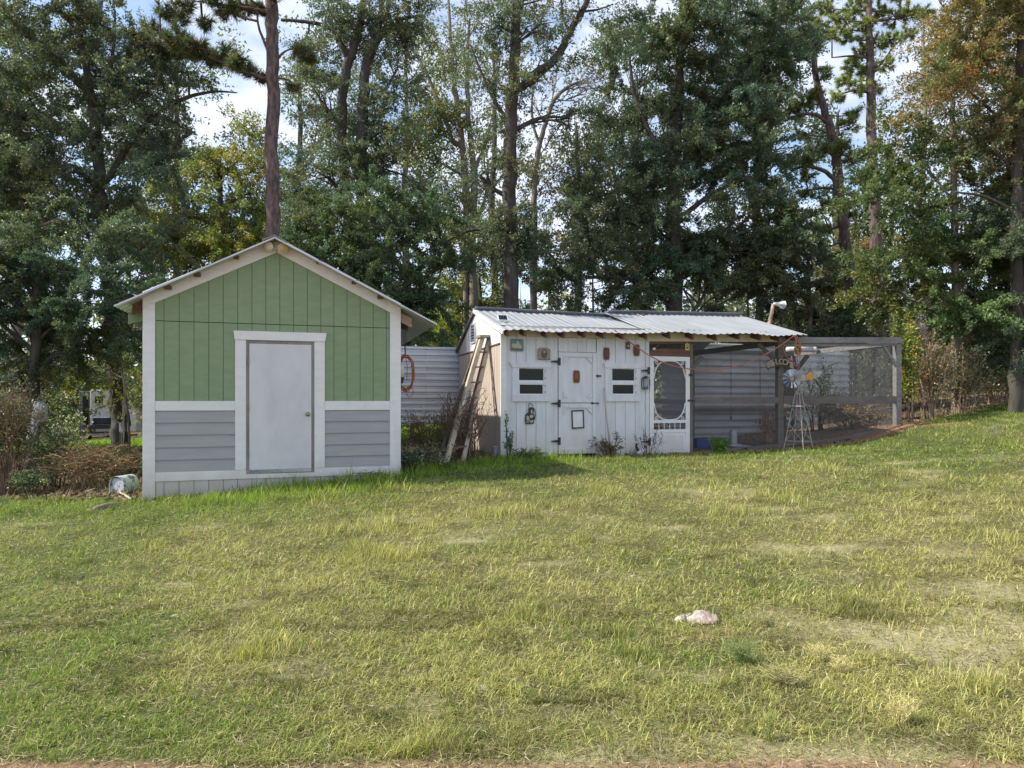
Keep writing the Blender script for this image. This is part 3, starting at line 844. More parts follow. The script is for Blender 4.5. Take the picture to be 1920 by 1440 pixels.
# verge trim on the gable and rafter tails under the front eave
b = MB().bar((-0.062, DE, e1(0)[1]-0.035), (-0.062, RD, RZ1-0.035), 0.03, 0.07).build("verge_board", M['white'], coop)
b = MB().bar((-0.062, CD+0.25, 2.69), (-0.062, RD, RZ1-0.035), 0.03, 0.07).build("verge_board", M['oldwood'], coop)
for px in (952, 985, 1026, 1058, 1096, 1132, 1169, 1213, 1257, 1300, 1342, 1384, 1425, 1462, 1490):
    a = cx(px, 625, DE+0.02); f = e1 if a < aR1+0.3 else e2; g = g_1 if a < aR1+0.3 else g_2
    e_, r_ = f(a), g(a)
    MB().bar((a, e_[0]+0.03, e_[1]-0.062), (a, r_[0], r_[1]-0.075), 0.040, 0.10).build("rafter", M['rawwood'], coop)

# ---- windows
def window(px0, px1, head, left, right, pyT, pyB, pySash):
    x0, x1 = cx(px0), cx(px1); z1 = cz((px0+px1)/2, pyT); z0 = cz((px0+px1)/2, pyB)
    w = MB().box(x0-0.012, x0, -0.02, 0.02, z0-0.012, z1+0.012).box(x1, x1+0.012, -0.02, 0.02, z0-0.012, z1+0.012)\
        .box(x0, x1, -0.02, 0.02, z1, z1+0.012).box(x0, x1, -0.02, 0.02, z0-0.012, z0).build("window", M['plastic'], coop)
    cxm = (px0+px1)/2
    # casing
    hz0, hz1 = z1+0.013, cz(cxm, head[2]); xl, xr = cx(left), cx(right)
    MB().prism([(xl, hz0), (xr, hz0), (cx(head[1]), hz1), (cx(head[0]), hz1)], -0.034, 0.01).build("casing_head", M['white_old'], w)
    zc0 = cz(cxm, 752.5)
    MB().box(xl, x0-0.013, -0.026, 0.01, z0-0.012, hz0-0.002).build("casing_side", M['white_old'], w)
    MB().box(x1+0.013, xr, -0.026, 0.01, z0-0.012, hz0-0.002).build("casing_side", M['white_old'], w)
    MB().box(xl, xr, -0.030, 0.01, zc0, z0-0.014).build("casing_sill", M['white_old'], w)
    zm1, zm0 = cz(cxm, pySash[0]), cz(cxm, pySash[1])
    MB().box(x0, x1, -0.016, 0.018, zm0, zm1).build("meeting_rail", M['plastic'], w)
    for (za, zb, ins) in ((zm1, z1, 0.006), (z0, zm0, 0.018)):
        f = MB().box(x0, x0+ins, -0.010, 0.016, za, zb).box(x1-ins, x1, -0.010, 0.016, za, zb).box(x0+ins, x1-ins, -0.010, 0.016, zb-ins, zb).box(x0+ins, x1-ins, -0.010, 0.016, za, za+ins)
        f.build("sash_frame", M['plastic'], w)
        MB().box(x0+ins, x1-ins, 0.004, 0.010, za+ins, zb-ins).build("pane", M['pane'], w)
    for zz in (z0+0.05, zm0-0.04, zm1+0.05, z1-0.05):
        MB().box(x1+0.026, x1+0.034, -0.032, -0.02, zz-0.02, zz+0.02).build("clip", M['black'], w)
window(972.5, 1019, (955.4, 1032, 680.3), 960, 1031.5, 690.5, 740, (713.5, 719.5))
window(1147, 1189, (1130.7, 1201.5, 681), 1134, 1200, 691.5, 740, (714, 720))

# ---- dutch door
zdT, zdB = cz(1082, 661), cz(1082, 850.5)
zm = cz(1082, 755.5)
def leaf(z0, z1, lab, brace):
    d = MB().box(dA0, dA1, -0.004, 0.022, z0, z1).build("door_leaf", M['white_old'], coop)
    tag(d, lab)
    s = 0.085
    for q in ((dA0+0.001, dA0+s), (dA1-s, dA1-0.001)):
        MB().box(q[0], q[1], -0.030, -0.005, z0, z1).build("stile", M['white_old'], d)
    for q in ((z0+0.001, z0+0.09), (z1-0.09, z1-0.001)):
        MB().box(dA0+s+0.006, dA1-s-0.006, -0.030, -0.005, q[0], q[1]).build("rail", M['white_old'], d)
    i0, i1, k0, k1 = dA0+s+0.004, dA1-s-0.004, z0+0.094, z1-0.094
    c = 0.13
    for (x, zz, sxn, szn) in ((i0,k1,1,-1),(i1,k1,-1,-1),(i0,k0,1,1),(i1,k0,-1,1)):
        if (sxn, szn) in brace:
            MB().prism([(x+sxn*0.006,zz+szn*0.006),(x+sxn*c,zz+szn*0.006),(x+sxn*0.006,zz+szn*c)], -0.030, -0.005).build("corner_brace", M['white_old'], d)
    return d
top = leaf(zm+0.006, zdT, "upper leaf of the dutch door", {(1,-1),(-1,-1),(1,1),(-1,1)})
bot = leaf(zdB, zm-0.006, "lower leaf of the dutch door", {(1,-1),(-1,-1),(-1,1)})
def hinge(px, py, par):
    a, z = CP(px, py)
    MB().prism([(a-0.16, z-0.012), (a-0.16, z+0.012), (a-0.01, z+0.026), (a-0.01, z-0.026)], -0.036, -0.026).box(a-0.012, a+0.035, -0.038, -0.026, z-0.075, z+0.075)\
        .tube([(a-0.008,-0.040,z-0.07),(a-0.008,-0.040,z+0.07)], 0.012, 8).build("strap_hinge", M['black'], par)
hinge(1047, 678, top); hinge(1047, 756.5, bot); hinge(1047, 827, bot)
def latch(px, py, l, par):
    a, z = CP(px, py)
    MB().tube([(a-l/2,-0.035,z),(a+l/2,-0.035,z)], 0.009, 8).box(a-l/2-0.015, a-l/2+0.03, -0.04, -0.02, z-0.02, z+0.02).box(a+l/2-0.02, a+l/2+0.02, -0.04, -0.008, z-0.015, z+0.015).build("latch", M['black'], par)
latch(1121, 705, 0.07, top); latch(1114, 756, 0.13, bot)

# ---- screen door
sA0, sA1 = cx(1217.5), cx(1292.5); sT, sB = cz(1255, 668.5), cz(1255, 852.5)
sd = MB()
st = 0.095
sd.box(sA0, sA0+st, -0.02, 0.015, sB, sT).box(sA1-st, sA1, -0.02, 0.015, sB, sT)
for (p0, p1) in ((677, 668.6), (793, 787.4), (811, 805)):
    sd.box(sA0+st, sA1-st, -0.02, 0.015, cz(1255,p0), cz(1255,p1))
sd.box(sA0+st, sA1-st, -0.008, 0.012, sB+0.001, cz(1255,811)-0.001)
sdr = sd.build("screen_door", M['white'], coop)
tag(sdr, "white screen door with scrolled corners and a row of spindles")
MB().box(sA0+st+0.05, sA1-st-0.05, -0.016, -0.007, sB+0.10, cz(1255,815)).build("raised_panel", M['white_old'], sdr, bevel=0.006)
oz0, oz1 = cz(1255,787.4), cz(1255,677); ox0, ox1 = sA0+st, sA1-st
# oval bead, corner scrolls
ocx, ocz, orx, orz = (ox0+ox1)/2, (oz0+oz1)/2, (ox1-ox0)/2+0.002, (oz1-oz0)/2
pw = 2.9
pts = []
for i in range(65):
    t = 2*math.pi*i/64
    c_, s_ = math.cos(t), math.sin(t)
    pts.append((ocx + orx*math.copysign(abs(c_)**(2/pw), c_), -0.004, ocz + orz*math.copysign(abs(s_)**(2/pw), s_)))
for sxn in (-1, 1):
    for szn in (-1, 1):
        q = [p for p in pts if (p[0]-ocx)*sxn > -0.03 and (p[2]-ocz)*szn > orz*0.35]
        q.sort(key=lambda p: math.atan2((p[2]-ocz)*szn, (p[0]-ocx)*sxn))
        b = MB().tube(q, 0.014, 6)
        cxn = ocx + sxn*orx*0.80; czn = ocz + szn*orz*0.84
        sp = [(cxn + sxn*(0.012+0.030*(1-k/14))*math.cos(k*0.55), -0.004, czn + szn*0.05 + szn*(0.012+0.030*(1-k/14))*math.sin(k*0.55)) for k in range(14)]
        b.tube(sp, 0.009, 5)
        sp = [(cxn + sxn*0.045 + sxn*(0.008+0.020*(1-k/12))*math.cos(-k*0.6), -0.004, czn - szn*0.06 + szn*(0.008+0.024*(1-k/12))*math.sin(-k*0.6)) for k in range(12)]
        b.tube(sp, 0.008, 5)
        b.build("scroll", M['white'], sdr, smooth=True)
for k in range(1, 6):
    a = ox0 + (ox1-ox0)*k/6
    z0, z1 = cz(1255,805), cz(1255,793)
    MB().lathe([(0.007,z0),(0.011,z0+0.02),(0.006,z0+0.035),(0.012,(z0+z1)/2),(0.006,z1-0.035),(0.011,z1-0.02),(0.007,z1)], (a,-0.003,0), 'z', 8).build("spindle", M['white'], sdr, smooth=True)
def net(name, rect, d, step, w, m, par, flat=True):
    """Square wire netting: every wire a real thin strip. rect = a0,a1,z0,z1 with z bounds as functions of a."""
    a0, a1, fz0, fz1 = rect
    V = []
    n = int((a1-a0)/step)
    for i in range(n+1):
        a = a0 + i*step
        V.append([(a-w/2, d, fz0(a)), (a+w/2, d, fz0(a)), (a+w/2, d, fz1(a)), (a-w/2, d, fz1(a))])
    zlo, zhi = min(fz0(a0), fz0(a1)), max(fz1(a0), fz1(a1))
    z = zlo
    while z < zhi:
        aa = a0
        if fz0(a0) > z and fz0(a1) <= z: aa = a0+(a1-a0)*(fz0(a0)-z)/(fz0(a0)-fz0(a1))
        ab = a1
        if fz0(a1) > z and fz0(a0) <= z: ab = a0+(a1-a0)*(z-fz0(a0))/(fz0(a1)-fz0(a0))
        V.append([(aa, d+0.001, z-w/2), (ab, d+0.001, z-w/2), (ab, d+0.001, z+w/2), (aa, d+0.001, z+w/2)])
        z += step
    o = tri_mesh(name, np.array(V), np.tile(np.array([[0.13,0.135,0.145]]), (len(V), 1)), m, par)
    o["kind"] = "stuff"
    return o
net("insect_screen", (ox0, ox1, lambda a: oz0, lambda a: oz1), 0.004, 0.008, 0.0030, M['twig'], sdr)
hinge(1214.5, 695, sdr); hinge(1216, 828, sdr)
latch(1294, 703, 0.06, sdr); latch(1295, 751, 0.14, sdr)
# timber above and beside the screen door, front beam over the run
def timber(name, pts, d0, d1, m, par=coop):
    return MB().prism([CP(px, py, d0) for px, py in pts], d0, d1).build(name, m, par)
timber("door_lintel", [(1214,668),(1293,668),(1293,654),(1214,654)], -0.005, 0.09, M['rawwood'])
timber("door_lintel", [(1214,645),(1299,645),(1299,640),(1214,640)], 0.0, 0.09, M['rawwood'])
timber("front_beam", [(1213.5,640),(1461,641),(1461,628),(1213.5,622)], -0.025, 0.015, M['cream'])
MB().prism([(0.0,zTop-0.04),(aEnd-0.3,zTop+0.03),(aEnd-0.3,zTop+0.12),(0,zTop+0.06)], 0.03, 0.08).build("wall_plate", M['oldwood'], coop)

# ------------------------------------------------------------------ the run
run = empty("chicken_run", CPF.world(cx(1293), 0, 0), TH)
tag(run, "fenced chicken run of greyed timber posts, rails and square wire netting", "animal pen")
rx0 = cx(1293)
def rt_(name, pts, d0, d1, m):
    return MB().prism([(CP(px, py, d0)[0]-rx0, CP(px, py, d0)[1]) for px, py in pts], d0, d1).build(name, m, run)
rt_("post", [(1293.5,856),(1299.5,856),(1299.5,641),(1293.5,641)], 0.0, 0.09, M['oldwood'])
rt_("post", [(1459,842),(1469.5,842),(1469.5,632),(1459,632)], 0.0, 0.10, M['oldwood'])
rt_("post", [(1681,801),(1690.5,799),(1690.5,634),(1681,634)], 0.0, 0.11, M['greywood'])
rt_("beam", [(1463,643),(1692,643),(1692,632.5),(1463,632)], -0.045, -0.004, M['greywood'])
rt_("beam", [(1470,650),(1680,649),(1680,643.5),(1470,644)], 0.005, 0.06, M['greywood'])
rt_("rail", [(1299.7,757),(1458.8,757),(1458.8,744),(1299.7,745)], -0.012, 0.03, M['oldwood'])
rt_("rail", [(1469.7,757),(1680.8,757),(1680.8,743),(1469.7,742.5)], -0.012, 0.03, M['oldwood'])
rt_("sill", [(1299.7,853),(1458.8,839),(1458.8,833),(1299.7,847)], 0.0, 0.05, M['oldwood'])
rt_("sill", [(1469.7,837),(1560,828),(1681,805),(1681,800),(1560,822.5),(1469.7,831)], 0.0, 0.05, M['oldwood'])
rt_("brace", [(1299.7,694),(1299.7,683),(1316,667),(1321,672)], 0.02, 0.06, M['oldwood'])
rt_("brace", [(1420,647),(1425,643),(1458.8,673),(1458.8,682)], 0.02, 0.06, M['oldwood'])
rt_("brace", [(1486,700),(1496,697),(1519,668),(1512,665)], 0.3, 0.34, M['black'])
rt_("brace", [(1656,650),(1661,649.5),(1681,680),(1681,689)], 0.0, 0.04, M['greywood'])
rA1 = cx(1463)-rx0; rA2 = cx(1686)-rx0
zt_ = cz(1560, 645)
zl = lambda a: float(np.interp(a+rx0, [cx(1299), cx(1463), cx(1560), cx(1686)], [cz(1299,848), cz(1463,833), cz(1560,824), cz(1686,802)]))
net("netting", (0.06, rA1-0.04, zl, lambda a: zt_), 0.006, 0.022, 0.0027, M['twig'], run)
nb_ = net("netting", (rA1+0.08, rA2-0.06, zl, lambda a: zt_), 0.007, 0.022, 0.0032, M['twig'], run)
# back posts, side netting and the roof timbers of the open part
RDp = 3.55
for px, dd in ((1686, RDp), (1465, RDp), (1297, RDp)):
    a = cx(px)-rx0
    MB().box(a-0.05, a+0.05, dd, dd+0.1, 0.3, 2.95).build("post", M['oldwood'], run)
MB().bar((rA2, 0.02, cz(1686,640)-0.02), (rA2, RDp, cz(1686,640)-0.06), 0.045, 0.12).build("beam", M['greywood'], run)
MB().bar((rA1, 0.15, 2.80), (rA1, RDp, 2.80), 0.045, 0.13).build("beam", M['oldwood'], run)
MB().bar((rA1, RDp+0.02, 2.86), (rA2, RDp+0.02, 2.86), 0.045, 0.12).build("beam", M['oldwood'], run)
MB().bar((0.0, RDp, 1.52), (rA1, RDp, 1.47), 0.045, 0.12).build("rail", M['oldwood'], run)
MB().bar((0.05, 3.6, 1.27), (rA1, 3.45, 1.16), 0.04, 0.11).build("rail", M['oldwood'], run)
MB().bar((rA1, RDp, 1.25), (rA2, RDp, 1.25), 0.045, 0.10).build("rail", M['oldwood'], run)
side = net("netting", (0.1, RDp, lambda a: 0.9-0.1*a, lambda a: 2.95), 0.0, 0.022, 0.0030, M['twig'], None)
# turn the side netting across: local x runs back along d
side.parent = run; side.rotation_euler = (0, 0, R(90)); side.location = (rA2, 0, 0)
# dark gap at the corner behind the sign: a sheet with shade put into its colour
rt_("board", [(1470,742),(1489,742),(1489,690),(1470,690)], 0.30, 0.33, M['rust'])

# ------------------------------------------------------------------ things fixed to or leaning on the coop
def mount(name, px, py, d, label, cat, group=None):
    a, z = CP(px, py, d)
    o = empty(name, CPF.world(a, d, z), TH)
    tag(o, label, cat, group)
    s = CPF.world(a, d).y / F               # metres per photo pixel here
    return o, s
def rounded(w, h, r, n=4, bulge=0.0):
    pts = []
    for (cx_, cz_, a0) in ((w/2-r, h/2-r, 0), (-w/2+r, h/2-r, 90), (-w/2+r, -h/2+r, 180), (w/2-r, -h/2+r, 270)):
        for k in range(n+1):
            t = R(a0 + 90*k/n)
            pts.append((cx_ + r*math.cos(t), cz_ + r*math.sin(t)))
    return pts
# teal plaque
o, s = mount("wall_plaque", 969.3, 647.2, -0.006, "teal ceramic plaque with a pale hen relief, nearest the coop's corner", "plaque")
w, h = 25.5*s, 22.5*s
MB().prism(rounded(w, h, 0.03), -0.022, 0.0).build("plate", M['teal'], o, bevel=0.006)
hen = [(-0.10,-0.05),(-0.06,-0.065),(0.0,-0.06),(0.05,-0.07),(0.10,-0.05),(0.09,-0.02),(0.06,0.01),(0.04,0.05),(0.02,0.075),(-0.005,0.085),(-0.02,0.06),(-0.015,0.03),(-0.05,0.02),(-0.10,0.035),(-0.115,0.0)]
MB().prism(hen, -0.032, -0.023).build("relief", M['relief'], o, bevel=0.004)
MB().prism([(-0.12,-0.085),(0.12,-0.095),(0.12,-0.075),(-0.12,-0.068)], -0.027, -0.023).build("relief", M['tan_dark'], o)
# tan plaque
o, s = mount("wall_plaque", 1019.6, 663, -0.006, "tan arched plaque with a small oval portrait, above the window", "plaque")
w, h = 25*s, 22*s
MB().prism([(w/2,-h/2),(w/2,h*0.40),(w*0.25,h*0.5),(-w*0.25,h*0.5),(-w/2,h*0.40),(-w/2,-h/2)], -0.022, 0.0).build("plate", M['tan'], o, bevel=0.008)
ov = [(0.062*math.cos(t), 0.085*math.sin(t)-0.005) for t in np.linspace(0, 2*math.pi, 20)[:-1]]
MB().prism(ov, -0.028, -0.023).build("oval", M['tan_dark'], o, bevel=0.003)
MB().lathe([(0.0,-0.045),(0.02,-0.042),(0.026,-0.033),(0.026,-0.029)], (0,0,0.028), 'y', 12).build("relief", M['relief'], o, smooth=True)
MB().prism([(-0.04,-0.07),(0.04,-0.07),(0.03,-0.025),(0.0,-0.005),(-0.03,-0.025)], -0.036, -0.029).build("relief", M['tan_dark'], o, bevel=0.004)
for k in range(3):
    MB().box(-0.13+0.1*k, -0.06+0.1*k, -0.027, -0.0225, -0.125, -0.115).build("relief", M['tan_dark'], o)
# barrel-shaped boards
def barrel_board(px, py, w, h, mat, label, d=-0.006):
    o, s = mount("barrel_board", px, py, d, label, "plaque", "barrel shaped boards on the coop")
    w, h = w*s, h*s
    n = 8
    f = lambda t: 0.5*w*(0.80 + 0.20*math.cos(t*math.pi*0.5*1.0))
    nst = 4
    for k in range(nst):
        u0, u1 = -1+2*k/nst+0.012, -1+2*(k+1)/nst-0.012
        zz = np.linspace(-1, 1, n+1)
        poly = [(u1*f(z), z*h/2) for z in zz] + [(u0*f(z), z*h/2) for z in zz[::-1]]
        MB().prism(poly, -0.022 + 0.003*(k in (0, nst-1)), 0.0).build("stave", mat, o)
    for zz in (-0.33, 0.33):
        MB().box(-f(0.66)*0.96, f(0.66)*0.96, -0.026, -0.0225, zz*h-0.008, zz*h+0.008).build("hoop", M['rust'], o)
    return o
barrel_board(1080.7, 706, 13.5, 23, M['barrel'], "bright red-brown barrel shaped board hung on the dutch door", -0.008)
barrel_board(1136.8, 663, 12.5, 22.5, M['barrel_dark'], "brown barrel shaped board between the dutch door and the small lantern board")
barrel_board(1193.3, 656.7, 12.5, 21, M['barrel_dark'], "dark brown barrel shaped board crossed by the cord near the screen door")
# small lantern shaped board
o, s = mount("lantern_board", 1177.3, 648, -0.006, "small dark lantern shaped board with a white disc, under the eave", "plaque")
w, h = 8.5*s, 13*s
MB().prism([(-w/2,-h/2),(w/2,-h/2),(w/2,-h*0.38),(w*0.42,-h*0.3),(w*0.42,h*0.3),(w*0.5,h*0.38),(w*0.3,h*0.5),(-w*0.3,h*0.5),(-w*0.5,h*0.38),(-w*0.42,h*0.3),(-w*0.42,-h*0.3),(-w/2,-h*0.38)], -0.02, 0).build("plate", M['barrel_dark'], o)
MB().lathe([(0.02,-0.024),(0.02,-0.0205)], (0,0,-0.01), 'y', 10).build("disc", M['relief'], o)
MB().tube([(-0.025,-0.01,h*0.5),(0,-0.01,h*0.5+0.05),(0.025,-0.01,h*0.5)], 0.005, 5).build("hanger", M['black'], o)
# black lantern cut-out
o, s = mount("lantern_cutout", 993.8, 778, -0.006, "black metal lantern cut-out with pale panels hung below the window", "wall decoration")
def pxpoly(zoom_pts, x0, y0, k, cx_, cy_, s):
    return [((x0+px/k-cx_)*s, (cy_-(y0+py/k))*s) for px, py in zoom_pts]
Z4 = lambda pts: pxpoly(pts, 960, 740, 12.0, 993.8, 778, s)
body = Z4([(300,660),(485,655),(500,560),(515,545),(505,470),(480,420),(500,330),(490,290),(440,280),(380,290),(362,330),(365,390),(330,420),(290,450),(285,540),(292,620)])
MB().prism(body, -0.018, 0.0).build("plate", M['black'], o)
for pts in ([(315,480),(350,470),(372,560),(345,590),(320,560)], [(400,460),(440,450),(480,470),(470,510),(420,530),(385,500)], [(420,350),(450,330),(460,400),(440,430),(418,410)], [(318,600),(370,605),(372,630),(316,625)], [(400,585),(480,570),(470,620),(410,630)], [(350,500),(366,490),(395,590),(380,600)]):
    MB().prism(Z4(pts), -0.022, -0.0185).build("pale_panel", M['relief'], o)
hp = Z4([(375,290),(365,240),(385,200),(420,195),(455,225),(475,270)])
MB().tube([(p[0],-0.012,p[1]) for p in hp], 0.006, 5).build("handle", M['black'], o)
hp = Z4([(500,310),(525,380),(530,470),(515,550)])
MB().tube([(p[0],-0.012,p[1]) for p in hp], 0.006, 5).build("side_wire", M['black'], o)
# empty black frame
o, s = mount("empty_frame", 1083, 786, -0.008, "slightly crooked empty black picture frame on the lower dutch door leaf", "picture frame")
fr = [pxpoly(p, 960, 740, 12.0, 1083, 786, s) for p in ([(1322,355),(1345,352),(1362,765),(1340,770)], [(1345,352),(1618,340),(1618,366),(1346,380)], [(1596,366),(1618,366),(1632,750),(1610,755)], [(1362,765),(1632,750),(1632,725),(1361,738)])]
for p in fr:
    MB().prism(p, -0.02, 0).build("frame_side", M['black'], o)
MB().prism(pxpoly([(1346,382),(1595,368),(1609,727),(1361,736)], 960, 740, 12.0, 1083, 786, s), -0.006, -0.001).build("backing", M['plastic'], o)
# wire lantern by the screen door
o, s = mount("wire_lantern", 1210.5, 718, -0.05, "black wire frame lantern hanging beside the screen door", "lantern")
w, h = 13*s, 22*s
b = MB()
for sxn in (-1, 1):
    for dd in (-0.05, 0.03):
        b.tube([(sxn*w*0.42,dd,-h*0.48),(sxn*w*0.5,dd,-h*0.2),(sxn*w*0.5,dd,h*0.25),(sxn*w*0.36,dd,h*0.48)], 0.008, 6)
b.build("frame", M['black'], o)
MB().box(-w*0.45,w*0.45,-0.055,0.04,-h*0.52,-h*0.47).build("base", M['black'], o)
MB().lathe([(0.075,h*0.46),(0.05,h*0.52),(0.03,h*0.58)], (0,-0.01,0), 'z', 12).build("cap", M['black'], o)
MB().lathe([(0.03,-h*0.46),(0.042,-h*0.2),(0.042,h*0.2),(0.03,h*0.45)], (0,-0.01,0), 'z', 12).build("glass", M['glass'], o, smooth=True)
MB().tube([(-0.04,0,h*0.5),(-0.055,0.02,h*0.95),(0,0.03,h*1.15),(0.055,0.02,h*0.95),(0.04,0,h*0.5)], 0.004, 5).build("hanger", M['jamb'], o)
# yellow card, white bulb
o, s = mount("notice_card", 1288.5, 650, -0.012, "small faded yellow card nailed above the screen door's corner", "sign")
MB().box(-4.4*s,4.4*s,-0.006,0,-7*s,5.5*s).prism([(-2.2*s,5.4*s),(2.2*s,5.4*s),(1.2*s,7.5*s),(-1.2*s,7.5*s)], -0.006, 0).build("card", M['yellow_tag'], o)
MB().box(-2.4*s,2.4*s,-0.009,-0.0065,-3.5*s,-0.2*s).build("dark_print", M['barrel_dark'], o)
MB().box(-3.2*s,3.2*s,-0.009,-0.0065,1.5*s,2.6*s).build("dark_print", M['barrel_dark'], o)
o, s = mount("light_bulb", 1224, 654.5, -0.02, "round white bulb sticking out of the brown lintel", "bulb")
MB().lathe([(0.0,-0.085),(0.02,-0.08),(0.032,-0.06),(0.03,-0.04),(0.018,-0.02),(0.016,0.01)], (0,0,0), 'y', 12).build("bulb", M['plastic'], o, smooth=True)
# long handled tool leaning on the wall
p0 = Vector((*CPF.world(cx(1144,836,-0.16), -0.16).xy, 0)); p0.z = g1(p0.x, p0.y)-0.02
a, z = CP(1132.3, 727, -0.05)
p1 = CPF.world(a, -0.05, z)
o = empty("garden_tool", p0); tag(o, "old garden tool with a long brown handle leaning against the coop wall", "garden tool")
MB().tube([(0,0,0.18), tuple((p1-p0)*0.5+Vector((0.004,0,0))), tuple(p1-p0)], [0.017,0.016,0.014], 8).build("handle", M['ladder'], o, smooth=True)
MB().prism([(-0.09,0.0),(0.09,0.0),(0.075,0.16),(0.02,0.20),(-0.02,0.20),(-0.075,0.16)], -0.006, 0.006).build("blade", M['rust'], o)

# solar panel on the roof
a, z = CP(942.5, 596, 0.45)
o = empty("solar_panel", CPF.world(a, 0.45, z), TH); tag(o, "little solar panel in a white frame propped on the metal roof", "solar panel")
sl = math.atan2(RZ1-zeL, RD-DE)
tilt = Matrix.Rotation(R(-35), 3, 'X')
def tb(b):
    b.v = [tuple(tilt @ Vector(v)) for v in b.v]; return b
w, h = 0.205, 0.15
tb(MB().box(-w/2,w/2,-0.012,0.012,-h/2,h/2)).build("frame", M['plastic'], o)
for i in range(5):
    for j in range(3):
        x0 = -w*0.42+i*w*0.168; z0 = -h*0.40+j*h*0.267
        tb(MB().box(x0+0.002,x0+w*0.168-0.002,-0.016,-0.0125,z0+0.002,z0+h*0.267-0.002)).build("cell", M['pane'], o)
MB().tube([(-0.07,0.02,-0.04),(-0.08,0.04,-0.13),(0.05,0.02,-0.15),(0.09,0.0,-0.09),(0.05,0.02,-0.03)], 0.008, 5).build("bracket", M['galv'], o)
# twigs and leaves caught on the roof
a, z = CP(1188, 593, 1.85)
o = empty("roof_debris", CPF.world(a, 1.82, z-0.015), TH); tag(o, "little heap of twigs and dead leaves caught on the roof ridge", "debris")
r5 = random.Random(3)
for k in range(16):
    p = Vector((r5.uniform(-0.3,0.4), r5.uniform(-0.12,0.1), r5.uniform(0.0,0.05)))
    q = p + Vector((r5.uniform(-0.2,0.2), r5.uniform(-0.1,0.1), r5.uniform(-0.03,0.05)))
    MB().bar(p, q, 0.012, 0.012).build("twig", M['rust'], o)
V = []
for k in range(60):
    c = np.array([r5.gauss(0.05,0.18), r5.gauss(0,0.08), abs(r5.gauss(0,0.025))]); 
    V.append([c+np.array([r5.uniform(-.05,.05) for _ in range(3)]) for _ in range(3)])
tri_mesh("dead_leaves", V, [(0.12,0.07,0.045)]*60, M['twig'], o)["kind"] = "stuff"

# red cord strung along the front
pts = [(1152,619,-0.30),(1170,633,-0.22),(1196,652,-0.16),(1222,669,-0.14),(1255,684,-0.14),(1290,691.5,-0.15),(1330,693,-0.17),(1375,688,-0.2),(1420,672,-0.24),(1460,650,-0.3),(1490,628,-0.36)]
def cordpts(pts):
    out = []
    for px, py, d in pts:
        a, z = CP(px, py, d); out.append(CPF.world(a, d, z))
    return out
cp_ = cordpts(pts)
def smooth(ps, n=5):
    out = []
    for i in range(len(ps)-1):
        p0, p1, p2, p3 = ps[max(i-1,0)], ps[i], ps[i+1], ps[min(i+2,len(ps)-1)]
        for k in range(n):
            t = k/n
            out.append(0.5*((2*p1)+(-p0+p2)*t+(2*p0-5*p1+4*p2-p3)*t*t+(-p0+3*p1-3*p2+p3)*t**3))
    return out + [ps[-1]]
o = MB().tube(smooth(cp_), 0.0115, 6).build("strung_cord", M['pinkcord'], None, smooth=True)
tag(o, "faded red cord sagging across the coop front from eave to run corner", "cord")
# the cord's loops hanging at the run corner
o = empty("cord_loops", cp_[-1]); tag(o, "thin red cord hanging in loops in front of the run's corner post", "cord")
base = cp_[-1]
for pl in ([(1490,629,-0.36),(1494,650,-0.35),(1496,690,-0.34),(1499,705,-0.34),(1502,713,-0.34),(1499,724,-0.33),(1492,730,-0.33)], [(1492,629,-0.36),(1500,640,-0.35),(1501,662,-0.34),(1498,690,-0.34)], [(1470,642,-0.3),(1470,658,-0.28),(1477,672,-0.3),(1492,684,-0.33)], [(1488,630,-0.36),(1497,640,-0.35),(1499,652,-0.35)]):
    MB().tube([p-base for p in smooth(cordpts(pl))], 0.008, 5).build("loop", M['pinkcord'], o, smooth=True)

# rusty yellow hanging rooster shape
o, s = mount("yellow_ornament", 1496, 656, -0.30, "rusty yellow tin ornament hanging among the cord loops", "ornament")
pts = []
for k in range(28):
    t = 2*math.pi*k/28; r = (1.0 if k % 2 else 0.88)
    pts.append((r*9*s*math.cos(t), r*10.5*s*math.sin(t)))
MB().prism(pts, -0.012, 0.012).build("disc", M['rooster'], o, bevel=0.004)
for k in range(7):
    t = 2*math.pi*k/7+0.3
    c = Vector((5*s*math.cos(t), -0.016, 5.6*s*math.sin(t)))
    MB().lathe([(0.001,-0.03),(0.025,-0.022),(0.034,-0.013)], (c.x,0,c.z), 'y', 8).build("petal", M['rooster'] if k % 2 else M['rust'], o, smooth=True)
MB().prism([(-9.5*s,7*s),(-5*s,6*s),(-5.5*s,10*s),(-8*s,12*s),(-10*s,10*s)], -0.012, 0.012).build("tab", M['rooster'], o)
MB().tube([(0,0,10*s),(0.01,0,24*s)], 0.004, 5).build("wire", M['black'], o)

